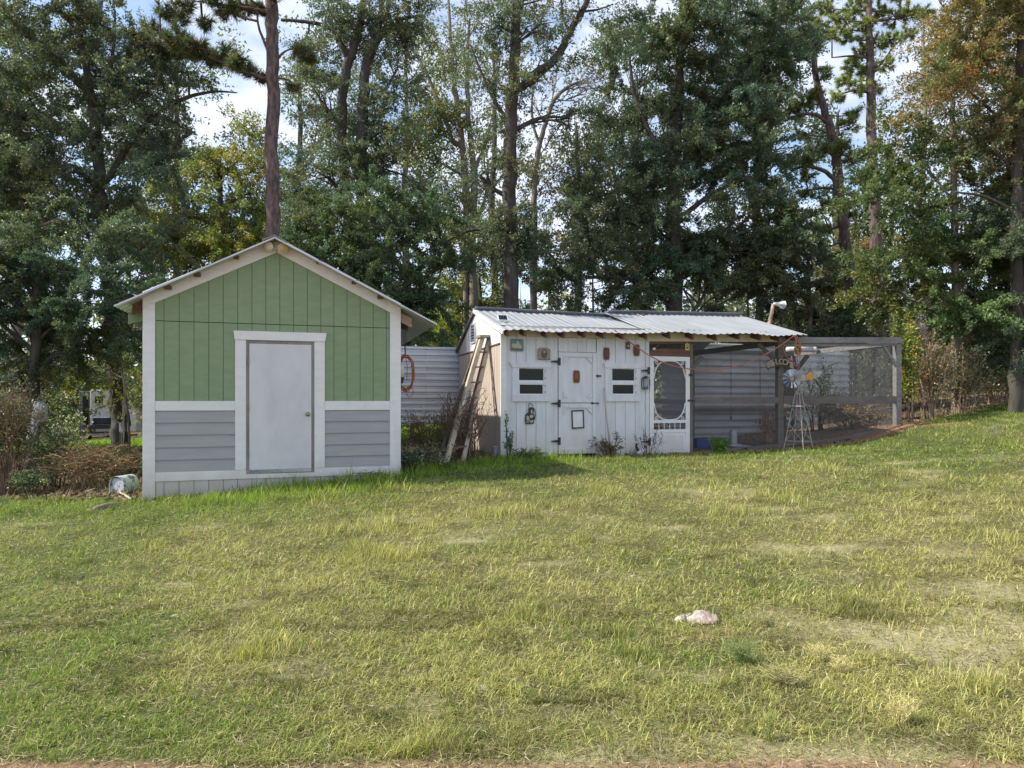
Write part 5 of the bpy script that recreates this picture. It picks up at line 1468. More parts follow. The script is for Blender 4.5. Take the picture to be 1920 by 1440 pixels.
TRI = {'n': 0}
def tree(name, label, cat, Y, trunks, regions, cols, bark, leaf=None, group=None, limbs=(), seed=1, clump_r=0.95, per_m2=2.1, needles=(), ncols=None, droop=0.25, aspect=0.5, leafmat='leaf', twigs=True, crown_name="crown", extra=None):
    g = np.random.default_rng(seed); r = random.Random(seed)
    p0 = trunks[0][0][0]
    b0 = P(p0[0], p0[1], Y)
    bz = g1(b0.x, b0.y)
    base = Vector((b0.x, b0.y, bz))
    o = empty(name, base); tag(o, label, cat, group)
    ln = leaf or 0.0047*Y
    tb = MB(); pool = []
    for ti, (path, rads) in enumerate(list(trunks) + list(limbs)):
        pts = []
        for i, q in enumerate(path):
            dy = q[2] if len(q) > 2 else 0.0
            pts.append(P(q[0], q[1], Y + dy) - base)
        rr = [x/F*Y for x in rads]
        if ti < len(trunks) and pts[0].z > -0.1:
            pts.insert(0, Vector((pts[0].x, pts[0].y, g1(pts[0].x+base.x, pts[0].y+base.y)-base.z-0.15))); rr.insert(0, rr[0]*1.25)
        n = 6
        sp = smooth(pts, n); srr = []
        for i in range(len(pts)-1):
            for k in range(n): srr.append(rr[i]+(rr[i+1]-rr[i])*k/n)
        srr.append(rr[-1])
        for i in range(1, len(sp)-1):      # slight natural wobble
            j = srr[i]*0.22
            sp[i] = sp[i] + Vector((r.uniform(-j,j), r.uniform(-j,j), 0))
        tb.tube(sp, srr, 9 if rads[0] > 7 else 6, cap=True)
        pool += [(v, q) for v, q in zip(sp, srr)]
    P_all = np.array([tuple(v) for v, _ in pool])
    R_all = np.array([q for _, q in pool])
    Vs, Cs = [], []
    for (rx_, ry_, rrx, rry, tau, *rest) in regions:
        dy = rest[0] if rest else 0.0
        ccol = rest[1] if len(rest) > 1 else cols
        c = np.array(tuple(P(rx_, ry_, Y+dy) - base))
        rrx *= 1.1; rry *= 1.1
        ax, az = rrx/F*Y, rry/F*Y
        ay = max(0.7, min(ax, az)*0.95)
        s = 667.0/Y
        nl = int((1.15 if name != 'back_tree' else 1.0)*tau*math.pi*rrx*rry*0.284/(0.25*aspect*ln*ln*s*s))
        nc = max(3, int(per_m2*math.pi*ax*az))
        u = unit(g.normal(size=(nc, 3))) * (g.uniform(0.05, 1.0, nc)**0.45)[:, None]
        cc = c + u*np.array([ax, ay, az])
        # main branch to the region, then a twig to every clump
        score = np.linalg.norm(P_all - (c + np.array([0,0,-0.45*np.linalg.norm([ax, az])])), axis=1)
        j = int(np.argmin(score))
        st = Vector(P_all[j]); brad = min(R_all[j]*0.6, 0.09)
        cv = Vector(c)
        mid = st.lerp(cv, 0.5) + Vector((r.uniform(-.2,.2), r.uniform(-.2,.2), 0.18*(cv-st).length*r.uniform(0.2,1)))
        bp = smooth([st, mid, cv], 5)
        tb.tube(bp, [brad*(1-0.7*i/(len(bp)-1)) for i in range(len(bp))], 5, cap=False)
        if twigs:
            for q in cc:
                k = r.randint(2, len(bp)-1)
                qv = Vector(q)
                m2 = bp[k].lerp(qv, 0.5) + Vector((r.uniform(-.15,.15), r.uniform(-.15,.15), r.uniform(0,.25)))
                tb.tube([bp[k], m2, qv], [brad*0.42, brad*0.25, brad*0.09], 4, cap=False)
        K = 9
        tdir = unit(g.normal(size=(nc, K, 3)) + np.array([0, 0, 0.1]) + 0.6*u[:, None, :])
        tdir[..., 2] *= 0.75
        size = clump_r*g.uniform(0.65, 1.35, nc)
        wgt = size**2*g.uniform(0.4, 1.6, nc); wgt /= wgt.sum()
        ci = g.choice(nc, nl, p=wgt); ti_ = g.integers(0, K, nl)
        t = g.uniform(0.08, 1.0, nl)**0.75
        pos = cc[ci] + tdir[ci, ti_]*(t*size[ci])[:, None] + g.normal(size=(nl, 3))*0.055*(ln/0.1)
        pos[:, 2] -= droop*(t**2)*size[ci]*0.6
        d = unit(tdir[ci, ti_]*0.7 + g.normal(size=(nl, 3))*0.75 + np.array([0, 0, -droop]))
        Vs.append(leaf_tris(pos, d, ln, ln*aspect, g))
        Cs.append(leaf_cols(nl, ccol, g, ci))
    if Vs:
        V = np.concatenate(Vs); TRI['n'] += len(V)
        ob = tri_mesh(crown_name, V, np.concatenate(Cs), M[leafmat], o)
        ob["kind"] = "stuff"
    if needles:
        Vs, Cs = [], []
        for q in needles:
            px, py, rad, nt_ = q[:4]; dy = q[4] if len(q) > 4 else g.uniform(-0.5, 0.5)
            nt_ = int(nt_*2.2)
            c = np.array(tuple(P(px, py, Y+dy) - base)); rm = rad/F*Y
            u = unit(g.normal(size=(nt_, 3)))*(g.uniform(0, 1, nt_)**0.5)[:, None]
            tc_ = c + u*np.array([rm, rm*0.8, rm*0.62])
            td = unit(u + np.array([0, 0, 0.35]) + g.normal(size=(nt_, 3))*0.4)
            dd0 = P_all - c
            j = int(np.argmin(np.hypot(dd0[:, 0], dd0[:, 1]) + 2.2*np.abs(dd0[:, 2] + 0.15)))
            st = Vector(P_all[j])
            tb.tube(smooth([st, st.lerp(Vector(c), 0.5)+Vector((0,0,-0.05)), Vector(c)], 3), [0.03, 0.028, 0.026, 0.024, 0.02, 0.018, 0.014], 5, cap=False)
            for k in range(nt_):
                tb.tube([Vector(c), Vector(c).lerp(Vector(tc_[k]), 0.6)+Vector((0,0,-0.03)), Vector(tc_[k])], [0.012, 0.009, 0.006], 4, cap=False)
            NN = 60
            pos = np.repeat(tc_, NN, 0) - np.repeat(td, NN, 0)*g.uniform(0, 0.16, nt_*NN)[:, None]
            d = unit(np.repeat(td, NN, 0)*0.9 + g.normal(size=(nt_*NN, 3))*0.55 + np.array([0, 0, -0.08]))
            L_ = 0.21*g.uniform(0.7, 1.15, nt_*NN)[:, None]
            side = unit(np.cross(d, g.normal(size=(nt_*NN, 3))))*(0.00042*Y+0.002)
            Vs.append(np.stack([pos-side, pos+side, pos+d*L_], 1))
            cc_ = leaf_cols(nt_*NN, ncols, g, np.repeat(np.arange(nt_), NN), 0.2)
            Cs.append(cc_)
        V = np.concatenate(Vs); TRI['n'] += len(V)
        ob = tri_mesh("needles", V, np.concatenate(Cs), M['needle'], o); ob["kind"] = "stuff"
    if extra: extra(tb, base, r, P_all)
    tr_ = tb.build("trunk", M[bark], o, smooth=True)
    TRI['n'] += 2*len(tb.f)
    return o

OAK = [(0.074,0.100,0.064),(0.088,0.114,0.070),(0.062,0.088,0.060),(0.102,0.118,0.070),(0.100,0.098,0.066)]
DARK = [(0.056,0.086,0.046),(0.070,0.104,0.050),(0.048,0.072,0.044),(0.082,0.110,0.054)]
OLIVE = [(0.105,0.120,0.035),(0.135,0.140,0.040),(0.085,0.105,0.035),(0.15,0.135,0.045)]
YEL = [(0.17,0.20,0.035),(0.22,0.22,0.045),(0.13,0.17,0.035),(0.24,0.20,0.05)]
GOLD = [(0.19,0.145,0.062),(0.16,0.125,0.058),(0.13,0.12,0.055),(0.21,0.155,0.07),(0.10,0.10,0.05)]
BROWN = [(0.16,0.11,0.06),(0.12,0.085,0.05),(0.20,0.14,0.07),(0.11,0.11,0.045)]
RED = [(0.20,0.08,0.04),(0.22,0.12,0.05),(0.14,0.08,0.04)]
MAPLE = [(0.070,0.105,0.040),(0.09,0.12,0.045),(0.055,0.085,0.038),(0.12,0.13,0.05)]
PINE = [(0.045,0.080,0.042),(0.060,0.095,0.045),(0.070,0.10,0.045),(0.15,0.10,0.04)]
PINE_SUNLIT = [(0.17,0.22,0.065),(0.20,0.24,0.07),(0.12,0.17,0.055),(0.22,0.19,0.07)]  # sunlit pine needles, sunlight put into these brighter colours

T_ = 1.0
tree("oak_tree", "tall dark oak with a thick trunk beside the shed, nearest the parked truck", "tree", 15.5,
     [([(227,848),(222,760),(212,640),(203,500),(190,380),(178,230),(165,150),(150,60),(145,-50)], [17,14.5,13,12,10.5,9.5,7,5,3])],
     [(40,60,110,90,2.2),(160,40,110,80,1.9),(265,60,80,80,1.2),(230,190,110,80,1.7),(330,275,75,55,1.8),(60,230,120,100,2.4),(120,360,120,90,2.2),(250,370,80,70,1.8),(300,180,60,50,1.3),(-60,250,90,200,2.2),(210,480,90,70,2.0),(345,120,60,40,0.7)],
     OAK, 'barkoak', seed=21,
     limbs=[([(188,360),(230,290),(290,215),(345,185),(400,172),(445,174)], [6,5.5,5,4,2.5,1]), ([(180,250),(200,170),(212,90),(216,20)], [5,4,3,2]), ([(172,190),(130,130),(60,70),(10,20)], [5,4,3,1.5]), ([(200,500),(150,420),(90,350),(30,300)], [5,4,3,1.5]), ([(205,540),(260,470),(320,420)], [4,3,1.5])])
tree("pine_tree", "tall straight pine rising right behind the shed's ridge", "tree", 15.0,
     [([(517,800),(514,600),(512,440),(510,250),(511,100),(508,0),(506,-80)], [14,13.5,13,12,11.5,11,10])], [], PINE, 'barkpine', seed=31,
     limbs=[([(504,150),(470,138),(420,118),(360,95),(300,80),(255,78)], [4.5,4,3.5,2.5,2,1]), ([(505,22),(460,15),(410,8),(350,0)], [4,3,2,1]), ([(503,95),(492,70),(483,40),(485,10)], [3,2.5,2,1.5]), ([(515,120),(530,100),(548,92),(575,96)], [2.5,2,1.5,1]), ([(516,145),(540,150),(552,160)], [2,1.5,1])],
     needles=[(262,72,26,9),(290,55,28,9),(300,95,30,10),(330,70,32,11),(345,100,30,9),(370,90,32,11),(395,105,30,10),(420,105,30,10),(445,120,26,9),(470,132,22,7),(492,146,14,4),(330,35,26,7),(380,40,24,6),(430,18,28,8),(465,14,26,8),(490,20,20,6),(400,0,30,8),(340,10,26,6),(300,20,24,5),(455,-20,30,8),(520,-20,30,8),(565,98,22,7),(580,112,16,5),(552,165,16,4),(250,100,20,5)], ncols=PINE)
tree("oak_tree", "forked oak with ivy clad stems behind the shed's lower roof slope", "tree", 22.0,
     [([(684,740),(684,500),(680,390),(677,290),(682,200),(687,117),(700,85)], [14,12.5,11.5,11,10,9,7]), ([(672,740),(660,500),(646,330),(641,200),(650,130),(663,93),(674,50),(684,-20)], [10,9.5,9,9,9,8,7,5])],
     [(600,190,50,90,1.4),(615,330,70,70,2.0),(700,160,60,60,1.6),(730,320,60,80,1.7),(770,70,70,50,1.2),(760,190,40,60,1.0),(565,80,40,40,1.0),(630,80,50,50,1.6),(690,40,70,50,1.8),(700,250,50,60,1.6),(590,440,60,60,2.2),(745,20,70,40,1.6)],
     OAK, 'barkoak', seed=41,
     limbs=[([(690,115),(717,63),(750,37),(790,30)], [7,5.5,4,2]), ([(655,110),(620,55),(580,42),(527,37)], [4.5,4,3.5,3]), ([(684,200),(720,170),(745,130)], [4,3,2]), ([(700,85),(712,40),(715,-20)], [6,5,4])])
tree("slender_tree", "slender pale tree with several upright stems between the two big oaks", "tree", 25.0,
     [([(888,620),(880,430),(869,300),(857,200),(846,100),(840,-20)], [10,8,6.5,5.5,4,2]), ([(886,430),(890,330),(881,255),(876,150),(880,40)], [7,6,5,4,2]), ([(872,330),(848,262),(818,180),(785,110),(735,50)], [5,4.5,3.5,3,1.5])],
     [(850,90,60,70,0.8),(830,210,50,45,1.3),(880,240,50,50,0.9),(800,165,40,60,0.8),(900,40,50,50,0.7),(820,300,45,60,1.0),(870,400,60,60,1.4),(770,230,50,60,0.9,0,OLIVE),(800,250,25,40,0.5,0,YEL)],
     OAK+OLIVE, 'barkpale', seed=51, limbs=[([(865,240),(790,190),(745,150),(725,100)], [3,2.5,2,1]), ([(890,320),(910,270),(920,230)], [4,3,2]), ([(880,440),(910,370),(915,300)], [4,3,2])])
tree("oak_tree", "big straight oak behind the coop with one heavy limb reaching sideways", "tree", 20.0,
     [([(960,640),(957,480),(957,350),(958,230),(964,120),(967,0),(968,-60)], [15,13.5,13,12,10,8,7])],
     [(985,60,60,50,1.0),(1010,150,50,40,1.1),(925,140,45,50,1.0),(900,60,50,50,0.8),(955,230,45,50,1.3),(1060,220,55,50,0.9),(955,420,60,60,1.8),(1040,330,70,60,1.4),(1040,430,70,50,1.7),(900,330,40,60,1.0),(1090,20,40,30,0.6),(980,0,70,40,1.0),(960,160,30,60,1.2),(880,470,60,40,1.6)],
     OAK, 'barkoak', seed=61,
     limbs=[([(972,168),(1005,138),(1045,107),(1068,60),(1092,20),(1112,-30)], [8.5,8,7.5,6.5,5.5,5]), ([(952,225),(928,190),(900,130),(880,80)], [4,3.5,2.5,1.5]), ([(1068,60),(1055,30),(1052,-10)], [3,2.5,2]), ([(1092,22),(1120,18),(1150,8)], [2.5,2,1]), ([(958,60),(935,50),(915,60)], [3,2,1]), ([(960,470),(900,430),(830,455),(780,480)], [4,3,2,1]), ([(965,480),(985,430),(1000,470)], [2.5,2,1])])
def bare_twigs(tb, base, r, PA):
    def grow(p, d, l, rad, depth):
        q = p + d*l
        m = p.lerp(q, 0.5) + Vector((r.uniform(-1,1), r.uniform(-1,1), r.uniform(-1,1)))*l*0.08
        tb.tube([p, m, q], [rad, rad*0.85, rad*0.7], 5 if depth > 2 else 3, cap=False)
        if depth == 0: return
        for k in range(r.choice((2,3,3))):
            nd = (d + Vector((r.uniform(-.6,.6), r.uniform(-.6,.6), r.uniform(-.25,.6)))).normalized()
            grow(p.lerp(q, r.uniform(0.45,1.0)), nd, l*r.uniform(0.62,0.85), rad*0.62, depth-1)
    for (px, py, dx, dz) in ((1060,165,0.9,0.15),(1080,155,0.9,-0.12),(1052,172,0.8,0.4),(1035,195,0.75,0.5),(1040,185,1.0,-0.05),(1005,300,0.6,0.8),(1022,235,-0.4,0.9),(1030,215,0.2,1.0)):
        grow(P(px,py,24.0)-base, Vector((dx, r.uniform(-.3,.3), dz)).normalized(), 0.75, 0.026, 4)
tree("bare_tree", "leafless pale tree whose fine twigs spread against the sky", "tree", 24.0,
     [([(1000,640),(1001,430),(1003,340),(1010,280),(1022,235),(1038,190),(1062,165),(1090,152)], [7,6,5.5,5,4.5,4,3.5,2.5])], [(1010,330,40,40,0.4)], BROWN, 'barkpale', seed=71, extra=bare_twigs,
     limbs=[([(1012,275),(998,220),(1000,150)], [3,2.5,1.5])])
tree("oak_tree", "massive dense dark oak standing over the coop roof", "tree", 21.0,
     [([(1268,660),(1265,450),(1262,350),(1268,250),(1275,100),(1280,-40)], [15,13,12,10,7,4])],
     [(1290,40,130,80,2.6),(1205,140,75,80,2.3),(1385,130,100,100,2.9),(1175,270,60,70,1.9),(1285,270,100,80,3.0),(1405,290,95,85,3.0),(1250,420,120,80,3.0),(1400,430,105,80,3.0),(1140,420,70,70,2.0),(1330,530,150,70,3.4),(1180,520,90,60,2.8),(1445,60,60,80,1.8),(1170,40,40,50,1.0),(1470,480,60,80,2.4),(1090,520,60,50,2.4)],
     OAK+DARK, 'barkoak', seed=81, per_m2=1.7,
     limbs=[([(1268,300),(1225,260),(1190,180),(1180,100)], [6,5,4,2]), ([(1266,330),(1320,270),(1390,200),(1420,100)], [6,5,4,2]), ([(1264,420),(1340,360),(1420,330)], [6,4,2]), ([(1264,430),(1200,370),(1150,330)], [5,4,2])])
tree("pine_tree", "leaning pine beyond the run with bent side branches", "tree", 22.0,
     [([(1612,680),(1597,540),(1582,430),(1571,335),(1567,290),(1555,235),(1535,170),(1524,90),(1518,20)], [12,11,10,9.2,8.6,7.6,6,4.5,3])], [], PINE, 'barkpine', seed=91,
     limbs=[([(1571,345),(1548,322),(1515,312),(1490,316)], [5,4,3,2]), ([(1570,355),(1545,352),(1515,357)], [3,2.5,2]), ([(1558,240),(1532,216),(1498,214)], [4.5,3.5,2.5]), ([(1580,420),(1555,430),(1540,425)], [2.5,2,1.5]), ([(1586,450),(1560,460),(1540,462)], [2,1.5,1])],
     needles=[(1498,300,24,8),(1520,300,22,7),(1510,325,22,6),(1540,280,22,6),(1566,268,26,9),(1585,280,22,7),(1600,300,22,7),(1490,210,22,7),(1510,195,22,7),(1530,175,20,6),(1512,90,24,9),(1530,75,22,8),(1500,105,18,6),(1545,135,20,6),(1590,400,20,6),(1610,330,24,7),(1625,290,22,6),(1545,430,20,5),(1510,365,20,6),(1500,250,20,5),(1600,215,22,7),(1590,235,20,5),(1520,60,24,7),(1555,380,20,5),(1500,410,24,6),(1530,470,24,6),(1560,500,22,5)], ncols=PINE+PINE_SUNLIT[:2])
tree("pine_tree", "taller upright pine with sunlit yellow-green needles at its top", "tree", 25.0,
     [([(1645,640),(1641,430),(1637,300),(1633,150),(1630,60),(1626,-60)], [11,10.5,9.5,7.5,6,4])], [], PINE, 'barkpine', seed=101,
     limbs=[([(1633,110),(1600,105),(1560,108)], [2.5,2,1]), ([(1634,140),(1660,110),(1672,90)], [2.5,2,1]), ([(1634,175),(1600,170),(1570,180)], [2.5,2,1])],
     needles=[(1550,15,26,10),(1575,35,28,11),(1600,20,28,11),(1560,60,26,9),(1590,70,28,11),(1625,45,28,11),(1650,20,28,10),(1680,35,26,9),(1705,20,26,9),(1730,25,22,8),(1640,80,26,9),(1670,75,24,8),(1600,125,26,10),(1625,130,26,9),(1585,150,24,9),(1570,180,22,8),(1610,165,26,9),(1640,165,22,7),(1660,120,22,6),(1700,60,22,6),(1620,-10,34,12),(1560,-20,30,9),(1690,-15,30,9),(1530,45,22,7),(1615,100,24,8)], ncols=PINE_SUNLIT)
tree("maple_tree", "green leafy maple with a thin grey trunk right of the pines", "tree", 18.0,
     [([(1792,720),(1790,480),(1789,380),(1787,250),(1784,100)], [7,6.5,6,5,3])],
     [(1660,265,50,50,1.6),(1725,310,70,55,1.8),(1640,345,45,50,2.0),(1800,255,60,55,1.7),(1720,455,80,55,2.0),(1800,520,110,75,2.9),(1700,560,60,50,2.6),(1870,480,60,80,2.9),(1835,390,65,45,1.7),(1670,390,45,45,1.8),(1760,400,40,40,1.0),(1880,610,70,60,2.8),(1800,600,80,45,2.4),(1740,370,50,30,1.2)],
     MAPLE, 'barkpale', seed=111, aspect=0.7,
     limbs=[([(1790,470),(1740,420),(1690,380),(1640,350)], [3.5,3,2.5,1]), ([(1789,380),(1740,320),(1690,280)], [3,2,1]), ([(1789,500),(1840,450),(1880,440)], [3,2,1])])
tree("golden_tree", "autumn tree of golden brown leaves with a dark trunk at the wood's end", "tree", 17.0,
     [([(1903,780),(1905,600),(1907,350),(1911,200),(1915,60),(1916,-50)], [12,10.5,9.5,8,6,4])],
     [(1860,40,100,70,2.3,0,GOLD+OLIVE),(1775,120,60,60,1.6,0,GOLD),(1715,180,35,60,0.9,0,GOLD),(1880,170,80,70,2.0,0,GOLD+OLIVE+OAK),(1885,290,75,60,2.4,0,OAK+GOLD),(1855,255,50,35,1.0,0,BROWN),(1770,170,40,30,0.6,0,RED),(1960,150,70,200,2.2,0,GOLD+OLIVE),(1930,420,60,90,2.3,0,OAK),(1800,30,60,50,1.1,0,GOLD),(1780,170,50,50,1.2,0,OLIVE),(1750,60,40,40,0.7,0,GOLD),(1960,600,70,120,2.5,0,OAK)],
     GOLD, 'barkoak', seed=121,
     limbs=[([(1911,200),(1860,130),(1800,60),(1760,0)], [4,3,2,1]), ([(1910,260),(1850,200),(1790,150)], [3.5,2.5,1]), ([(1908,330),(1860,280),(1800,240)], [3,2,1]), ([(1906,400),(1850,370),(1790,360)], [4,3,1.5])])
# middle-height trees that close the view behind the buildings
tree("holly_tree", "dense dark holly like tree directly behind the shed roof", "tree", 18.5,
     [([(705,760),(704,600),(702,480),(700,400)], [9,8,7,4])],
     [(640,430,80,60,3.0),(755,450,95,75,3.2),(600,520,60,60,3.0),(800,390,55,45,1.9),(720,550,90,55,3.0),(835,545,50,60,2.5),(680,370,60,40,1.6),(800,630,70,40,2.4),(560,470,40,60,2.0)],
     DARK, 'barkoak', seed=131, per_m2=2.0)
tree("broadleaf_tree", "low branching dark tree filling the space over the brush pile", "tree", 13.6,
     [([(62,790),(66,680),(70,560),(60,450)], [10,9,8,5])],
     [(50,480,130,90,3.0),(185,545,80,80,2.6),(50,620,120,70,3.0),(170,660,80,50,2.3),(-40,560,90,160,3.0),(110,410,80,50,1.8),(40,700,90,45,2.4),(130,600,70,60,2.4)],
     OAK+DARK, 'barkoak', seed=141, per_m2=2.0)
tree("sweetgum_tree", "yellow-green tree seen in the gap between dark oak and straight pine", "tree", 28.0,
     [([(425,760),(422,560),(415,420),(410,300)], [8,7,6,3])],
     [(400,330,80,45,1.6),(455,285,60,45,1.5),(335,400,70,50,1.9),(430,420,80,55,2.2),(350,500,80,50,2.4),(450,500,60,60,2.4),(290,450,60,60,1.8),(480,360,35,60,1.5)],
     OLIVE+YEL[:2], 'barkoak', seed=151)
tree("small_tree", "small sunlit golden tree between the two leaning pine trunks", "tree", 27.0,
     [([(1625,720),(1622,600),(1618,500)], [5,4,3])],
     [(1610,470,60,45,2.0,0,GOLD),(1660,420,40,60,1.2,0,OLIVE),(1560,520,60,45,2.4,0,GOLD+OLIVE),(1640,540,70,45,2.6,0,BROWN+OLIVE),(1540,600,60,40,2.6,0,OAK)],
     GOLD, 'barkpale', seed=161)
tree("small_tree", "small yellow leaved tree glowing in the gap by the coop gable", "tree", 26.0,
     [([(905,740),(903,600),(898,520)], [5,4,3])],
     [(860,540,45,50,1.9,0,YEL),(925,560,50,40,2.0,0,OLIVE),(840,610,50,40,2.4,0,YEL),(920,600,60,40,2.6,0,OAK)],
     YEL, 'barkoak', seed=171)
tree("sapling", "thin sapling with yellow-green leaves hanging about the oak trunk", "tree", 15.0,
     [([(243,830),(236,740),(228,690)], [2.5,2,1])],
     [(195,695,40,25,1.1,0,YEL),(258,720,30,40,1.3,0,YEL),(90,715,50,18,0.6,0.5,YEL),(240,650,40,30,0.9,0,OLIVE)],
     YEL, 'barkpale', seed=181)
tree("dark_pine", "short brushy pine standing dark behind the run's roof", "tree", 21.0,
     [([(1520,720),(1518,600),(1515,480)], [6,5,3])],
     [(1490,540,60,50,2.2,0,OAK),(1560,640,70,45,2.2,0,DARK)], OAK, 'barkpine', seed=191,
     needles=[(1480,470,30,8),(1515,500,30,8),(1545,540,28,7),(1480,560,30,8),(1580,570,28,7),(1600,600,26,6),(1520,590,28,7),(1640,600,26,6)], ncols=PINE)

# second row of trees, further back, closing the gaps between the crowns
BACK = "second row trees further back in the wood"
for i, (px, regs, col, lab) in enumerate([
     (30, [(20,150,130,150,1.6),(60,380,110,120,1.8),(-80,300,100,250,1.8)], OAK, "back row oak behind the thick dark oak's outer branches"),
     (330, [(330,130,90,110,0.7),(300,300,100,90,1.3),(360,430,110,100,2.0),(250,240,80,90,1.0)], OAK+OLIVE, "back row tree between the thick dark oak and the straight pine"),
     (560, [(590,110,60,90,0.7),(600,270,80,100,1.1),(540,420,80,90,1.8),(470,300,40,70,0.6)], OAK, "back row tree close behind the forked oak"),
     (760, [(790,120,60,90,0.35),(790,340,90,100,0.8),(750,470,90,70,2.0)], OAK+OLIVE, "back row tree between the forked oak and the slender stems"),
     (925, [(930,100,60,80,0.25),(910,350,70,100,0.6),(920,470,90,60,1.6)], OAK+OLIVE, "back row tree behind the big straight oak's trunk"),
     (1080, [(1090,350,80,70,0.9),(1080,460,90,70,1.9),(1110,250,40,50,0.3)], BROWN+OAK, "back row brownish tree under the bare tree's twigs"),
     (1190, [(1200,200,90,170,1.6),(1180,430,100,90,1.8)], OAK+DARK, "back row tree behind the massive oak's first half"),
     (1420, [(1430,80,90,110,1.6),(1450,270,100,110,1.8),(1420,430,110,90,2.0)], OAK+DARK, "back row tree behind the massive oak's far half"),
     (1570, [(1530,420,50,60,0.9),(1500,230,40,60,0.6)], PINE_SUNLIT+OAK, "back row tree between the massive oak and the leaning pine"),
     (1730, [(1740,230,80,100,0.7),(1760,70,60,50,0.5),(1710,440,80,80,1.1)], OLIVE+GOLD+OAK, "back row olive tree behind the maple"),
     (1890, [(1880,150,100,150,1.8),(1860,400,110,120,1.9),(2000,300,90,250,1.8)], GOLD+OAK, "back row tree behind the autumn tree"),
     (2080, [(2080,200,120,180,1.4),(2070,450,130,120,1.8),(2060,640,120,80,1.8)], OAK, "back row oak past the autumn tree at the wood's end"),
     (-170, [(-170,200,120,180,1.4),(-160,450,130,120,1.8),(-150,640,120,80,1.8)], OAK, "back row oak past the brush heap")]):
    tree("back_tree", lab, "tree", 31.0 + 1.3*(i % 4), [([(px,730),(px+4,560),(px-3,400),(px+3,0.5*(400+min(q[1] for q in regs))),(px,min(q[1] for q in regs)-20)], [8,7,6,4.5,2.5])], regs, col, 'barkoak' if i % 3 else 'barkpale', seed=400+i, group=BACK, leaf=0.215, clump_r=1.5, per_m2=0.9)
for i, (px, w) in enumerate(((40,190),(150,170),(270,190))):
    pass

# understory shrubs: each has stems and foliage of its own
def shrub(name, label, px, pyb, Y, wpx, hpx, cols, tau=2.6, seed=1, stems=9, leaf=None, group=None, stemcol=(0.10,0.075,0.06), stemw=1.0, arch=0.3, cat="shrub", bare=0.0, sink=0.05, fine=None):
    g = np.random.default_rng(seed); r = random.Random(seed)
    b0 = P(px, pyb, Y); base = Vector((b0.x, b0.y, g1(b0.x, b0.y)-sink))
    o = empty(name, base); tag(o, label, cat, group)
    W_, H_ = wpx/F*Y, hpx/F*Y
    V, tips = [], []
    sw = 0.0011*Y*stemw
    def ribbon(pts, w0, w1):
        for i in range(len(pts)-1):
            p, q = np.array(pts[i]), np.array(pts[i+1])
            d = unit(q-p); s = unit(np.cross(d, np.array([r.uniform(-1,1), r.uniform(-1,1), r.uniform(-.3,.3)])))
            f0 = w0+(w1-w0)*i/len(pts); f1 = w0+(w1-w0)*(i+1)/len(pts)
            V.append([p-s*f0, p+s*f0, q+s*f1]); V.append([p-s*f0, q+s*f1, q-s*f1])
            s2 = np.cross(d, s)
            V.append([p-s2*f0, p+s2*f0, q]); 
    for k in range(stems):
        ang = r.uniform(0, 2*math.pi); rr_ = r.uniform(0.0, 0.25)
        p = Vector((math.cos(ang)*rr_*W_, math.sin(ang)*rr_*W_*0.6, 0))
        d = Vector((math.cos(ang)*r.uniform(0.1,1), math.sin(ang)*r.uniform(0.1,1), 0))
        h = H_*r.uniform(0.55, 1.08); pts = [p]
        for i in range(1, 7):
            t = i/6
            q = p + Vector((d.x*W_*0.5*t**(1.0+arch), d.y*W_*0.35*t**(1.0+arch), h*(t - arch*0.55*t*t)/(1-arch*0.55)))
            q += Vector((r.uniform(-1,1), r.uniform(-1,1), 0))*0.03*W_
            pts.append(q)
        ribbon(pts, sw, sw*0.45)
        for m in range(5):
            i = r.randint(2, 5); q = pts[i].lerp(pts[i+1], r.random())
            e = q + Vector((r.uniform(-1,1)*0.28*W_, r.uniform(-1,1)*0.2*W_, r.uniform(-0.05,0.26)*H_))
            mid = q.lerp(e, 0.5)+Vector((0,0,0.04*H_))
            ribbon([q, mid, e], sw*0.5, sw*0.25); tips.append((np.array(q), np.array(e)))
        tips.append((np.array(pts[3]), np.array(pts[-1])))
    sc = leaf_cols(len(V), [stemcol, tuple(1.5*x for x in stemcol)], g)
    so = tri_mesh("stems", V, sc, M['twig'], o); so["kind"] = "stuff"; TRI['n'] += len(V)
    ln = leaf or 0.0050*Y
    n = int(tau*wpx*hpx*0.284*0.75/(0.125*ln*ln*(667/Y)**2))
    if n > 0:
        A = np.array([t[0] for t in tips]); B = np.array([t[1] for t in tips])
        k = g.integers(0, len(A), n); t = g.uniform(0.1, 1.05, n)[:, None]
        pos = A[k]*(1-t)+B[k]*t + g.normal(size=(n,3))*np.array([0.055*W_,0.045*W_,0.05*H_])
        pos[:, 2] = np.maximum(pos[:, 2], 0.02)
        d = unit(g.normal(size=(n,3)) + np.array([0,0,-0.1]))
        lo = tri_mesh("foliage", leaf_tris(pos, d, ln, ln*0.55, g), leaf_cols(n, cols, g, k, 0.18), M['leaf'], o); lo["kind"] = "stuff"; TRI['n'] += n
    return o
UG = "understory shrubs in the wood behind the buildings"
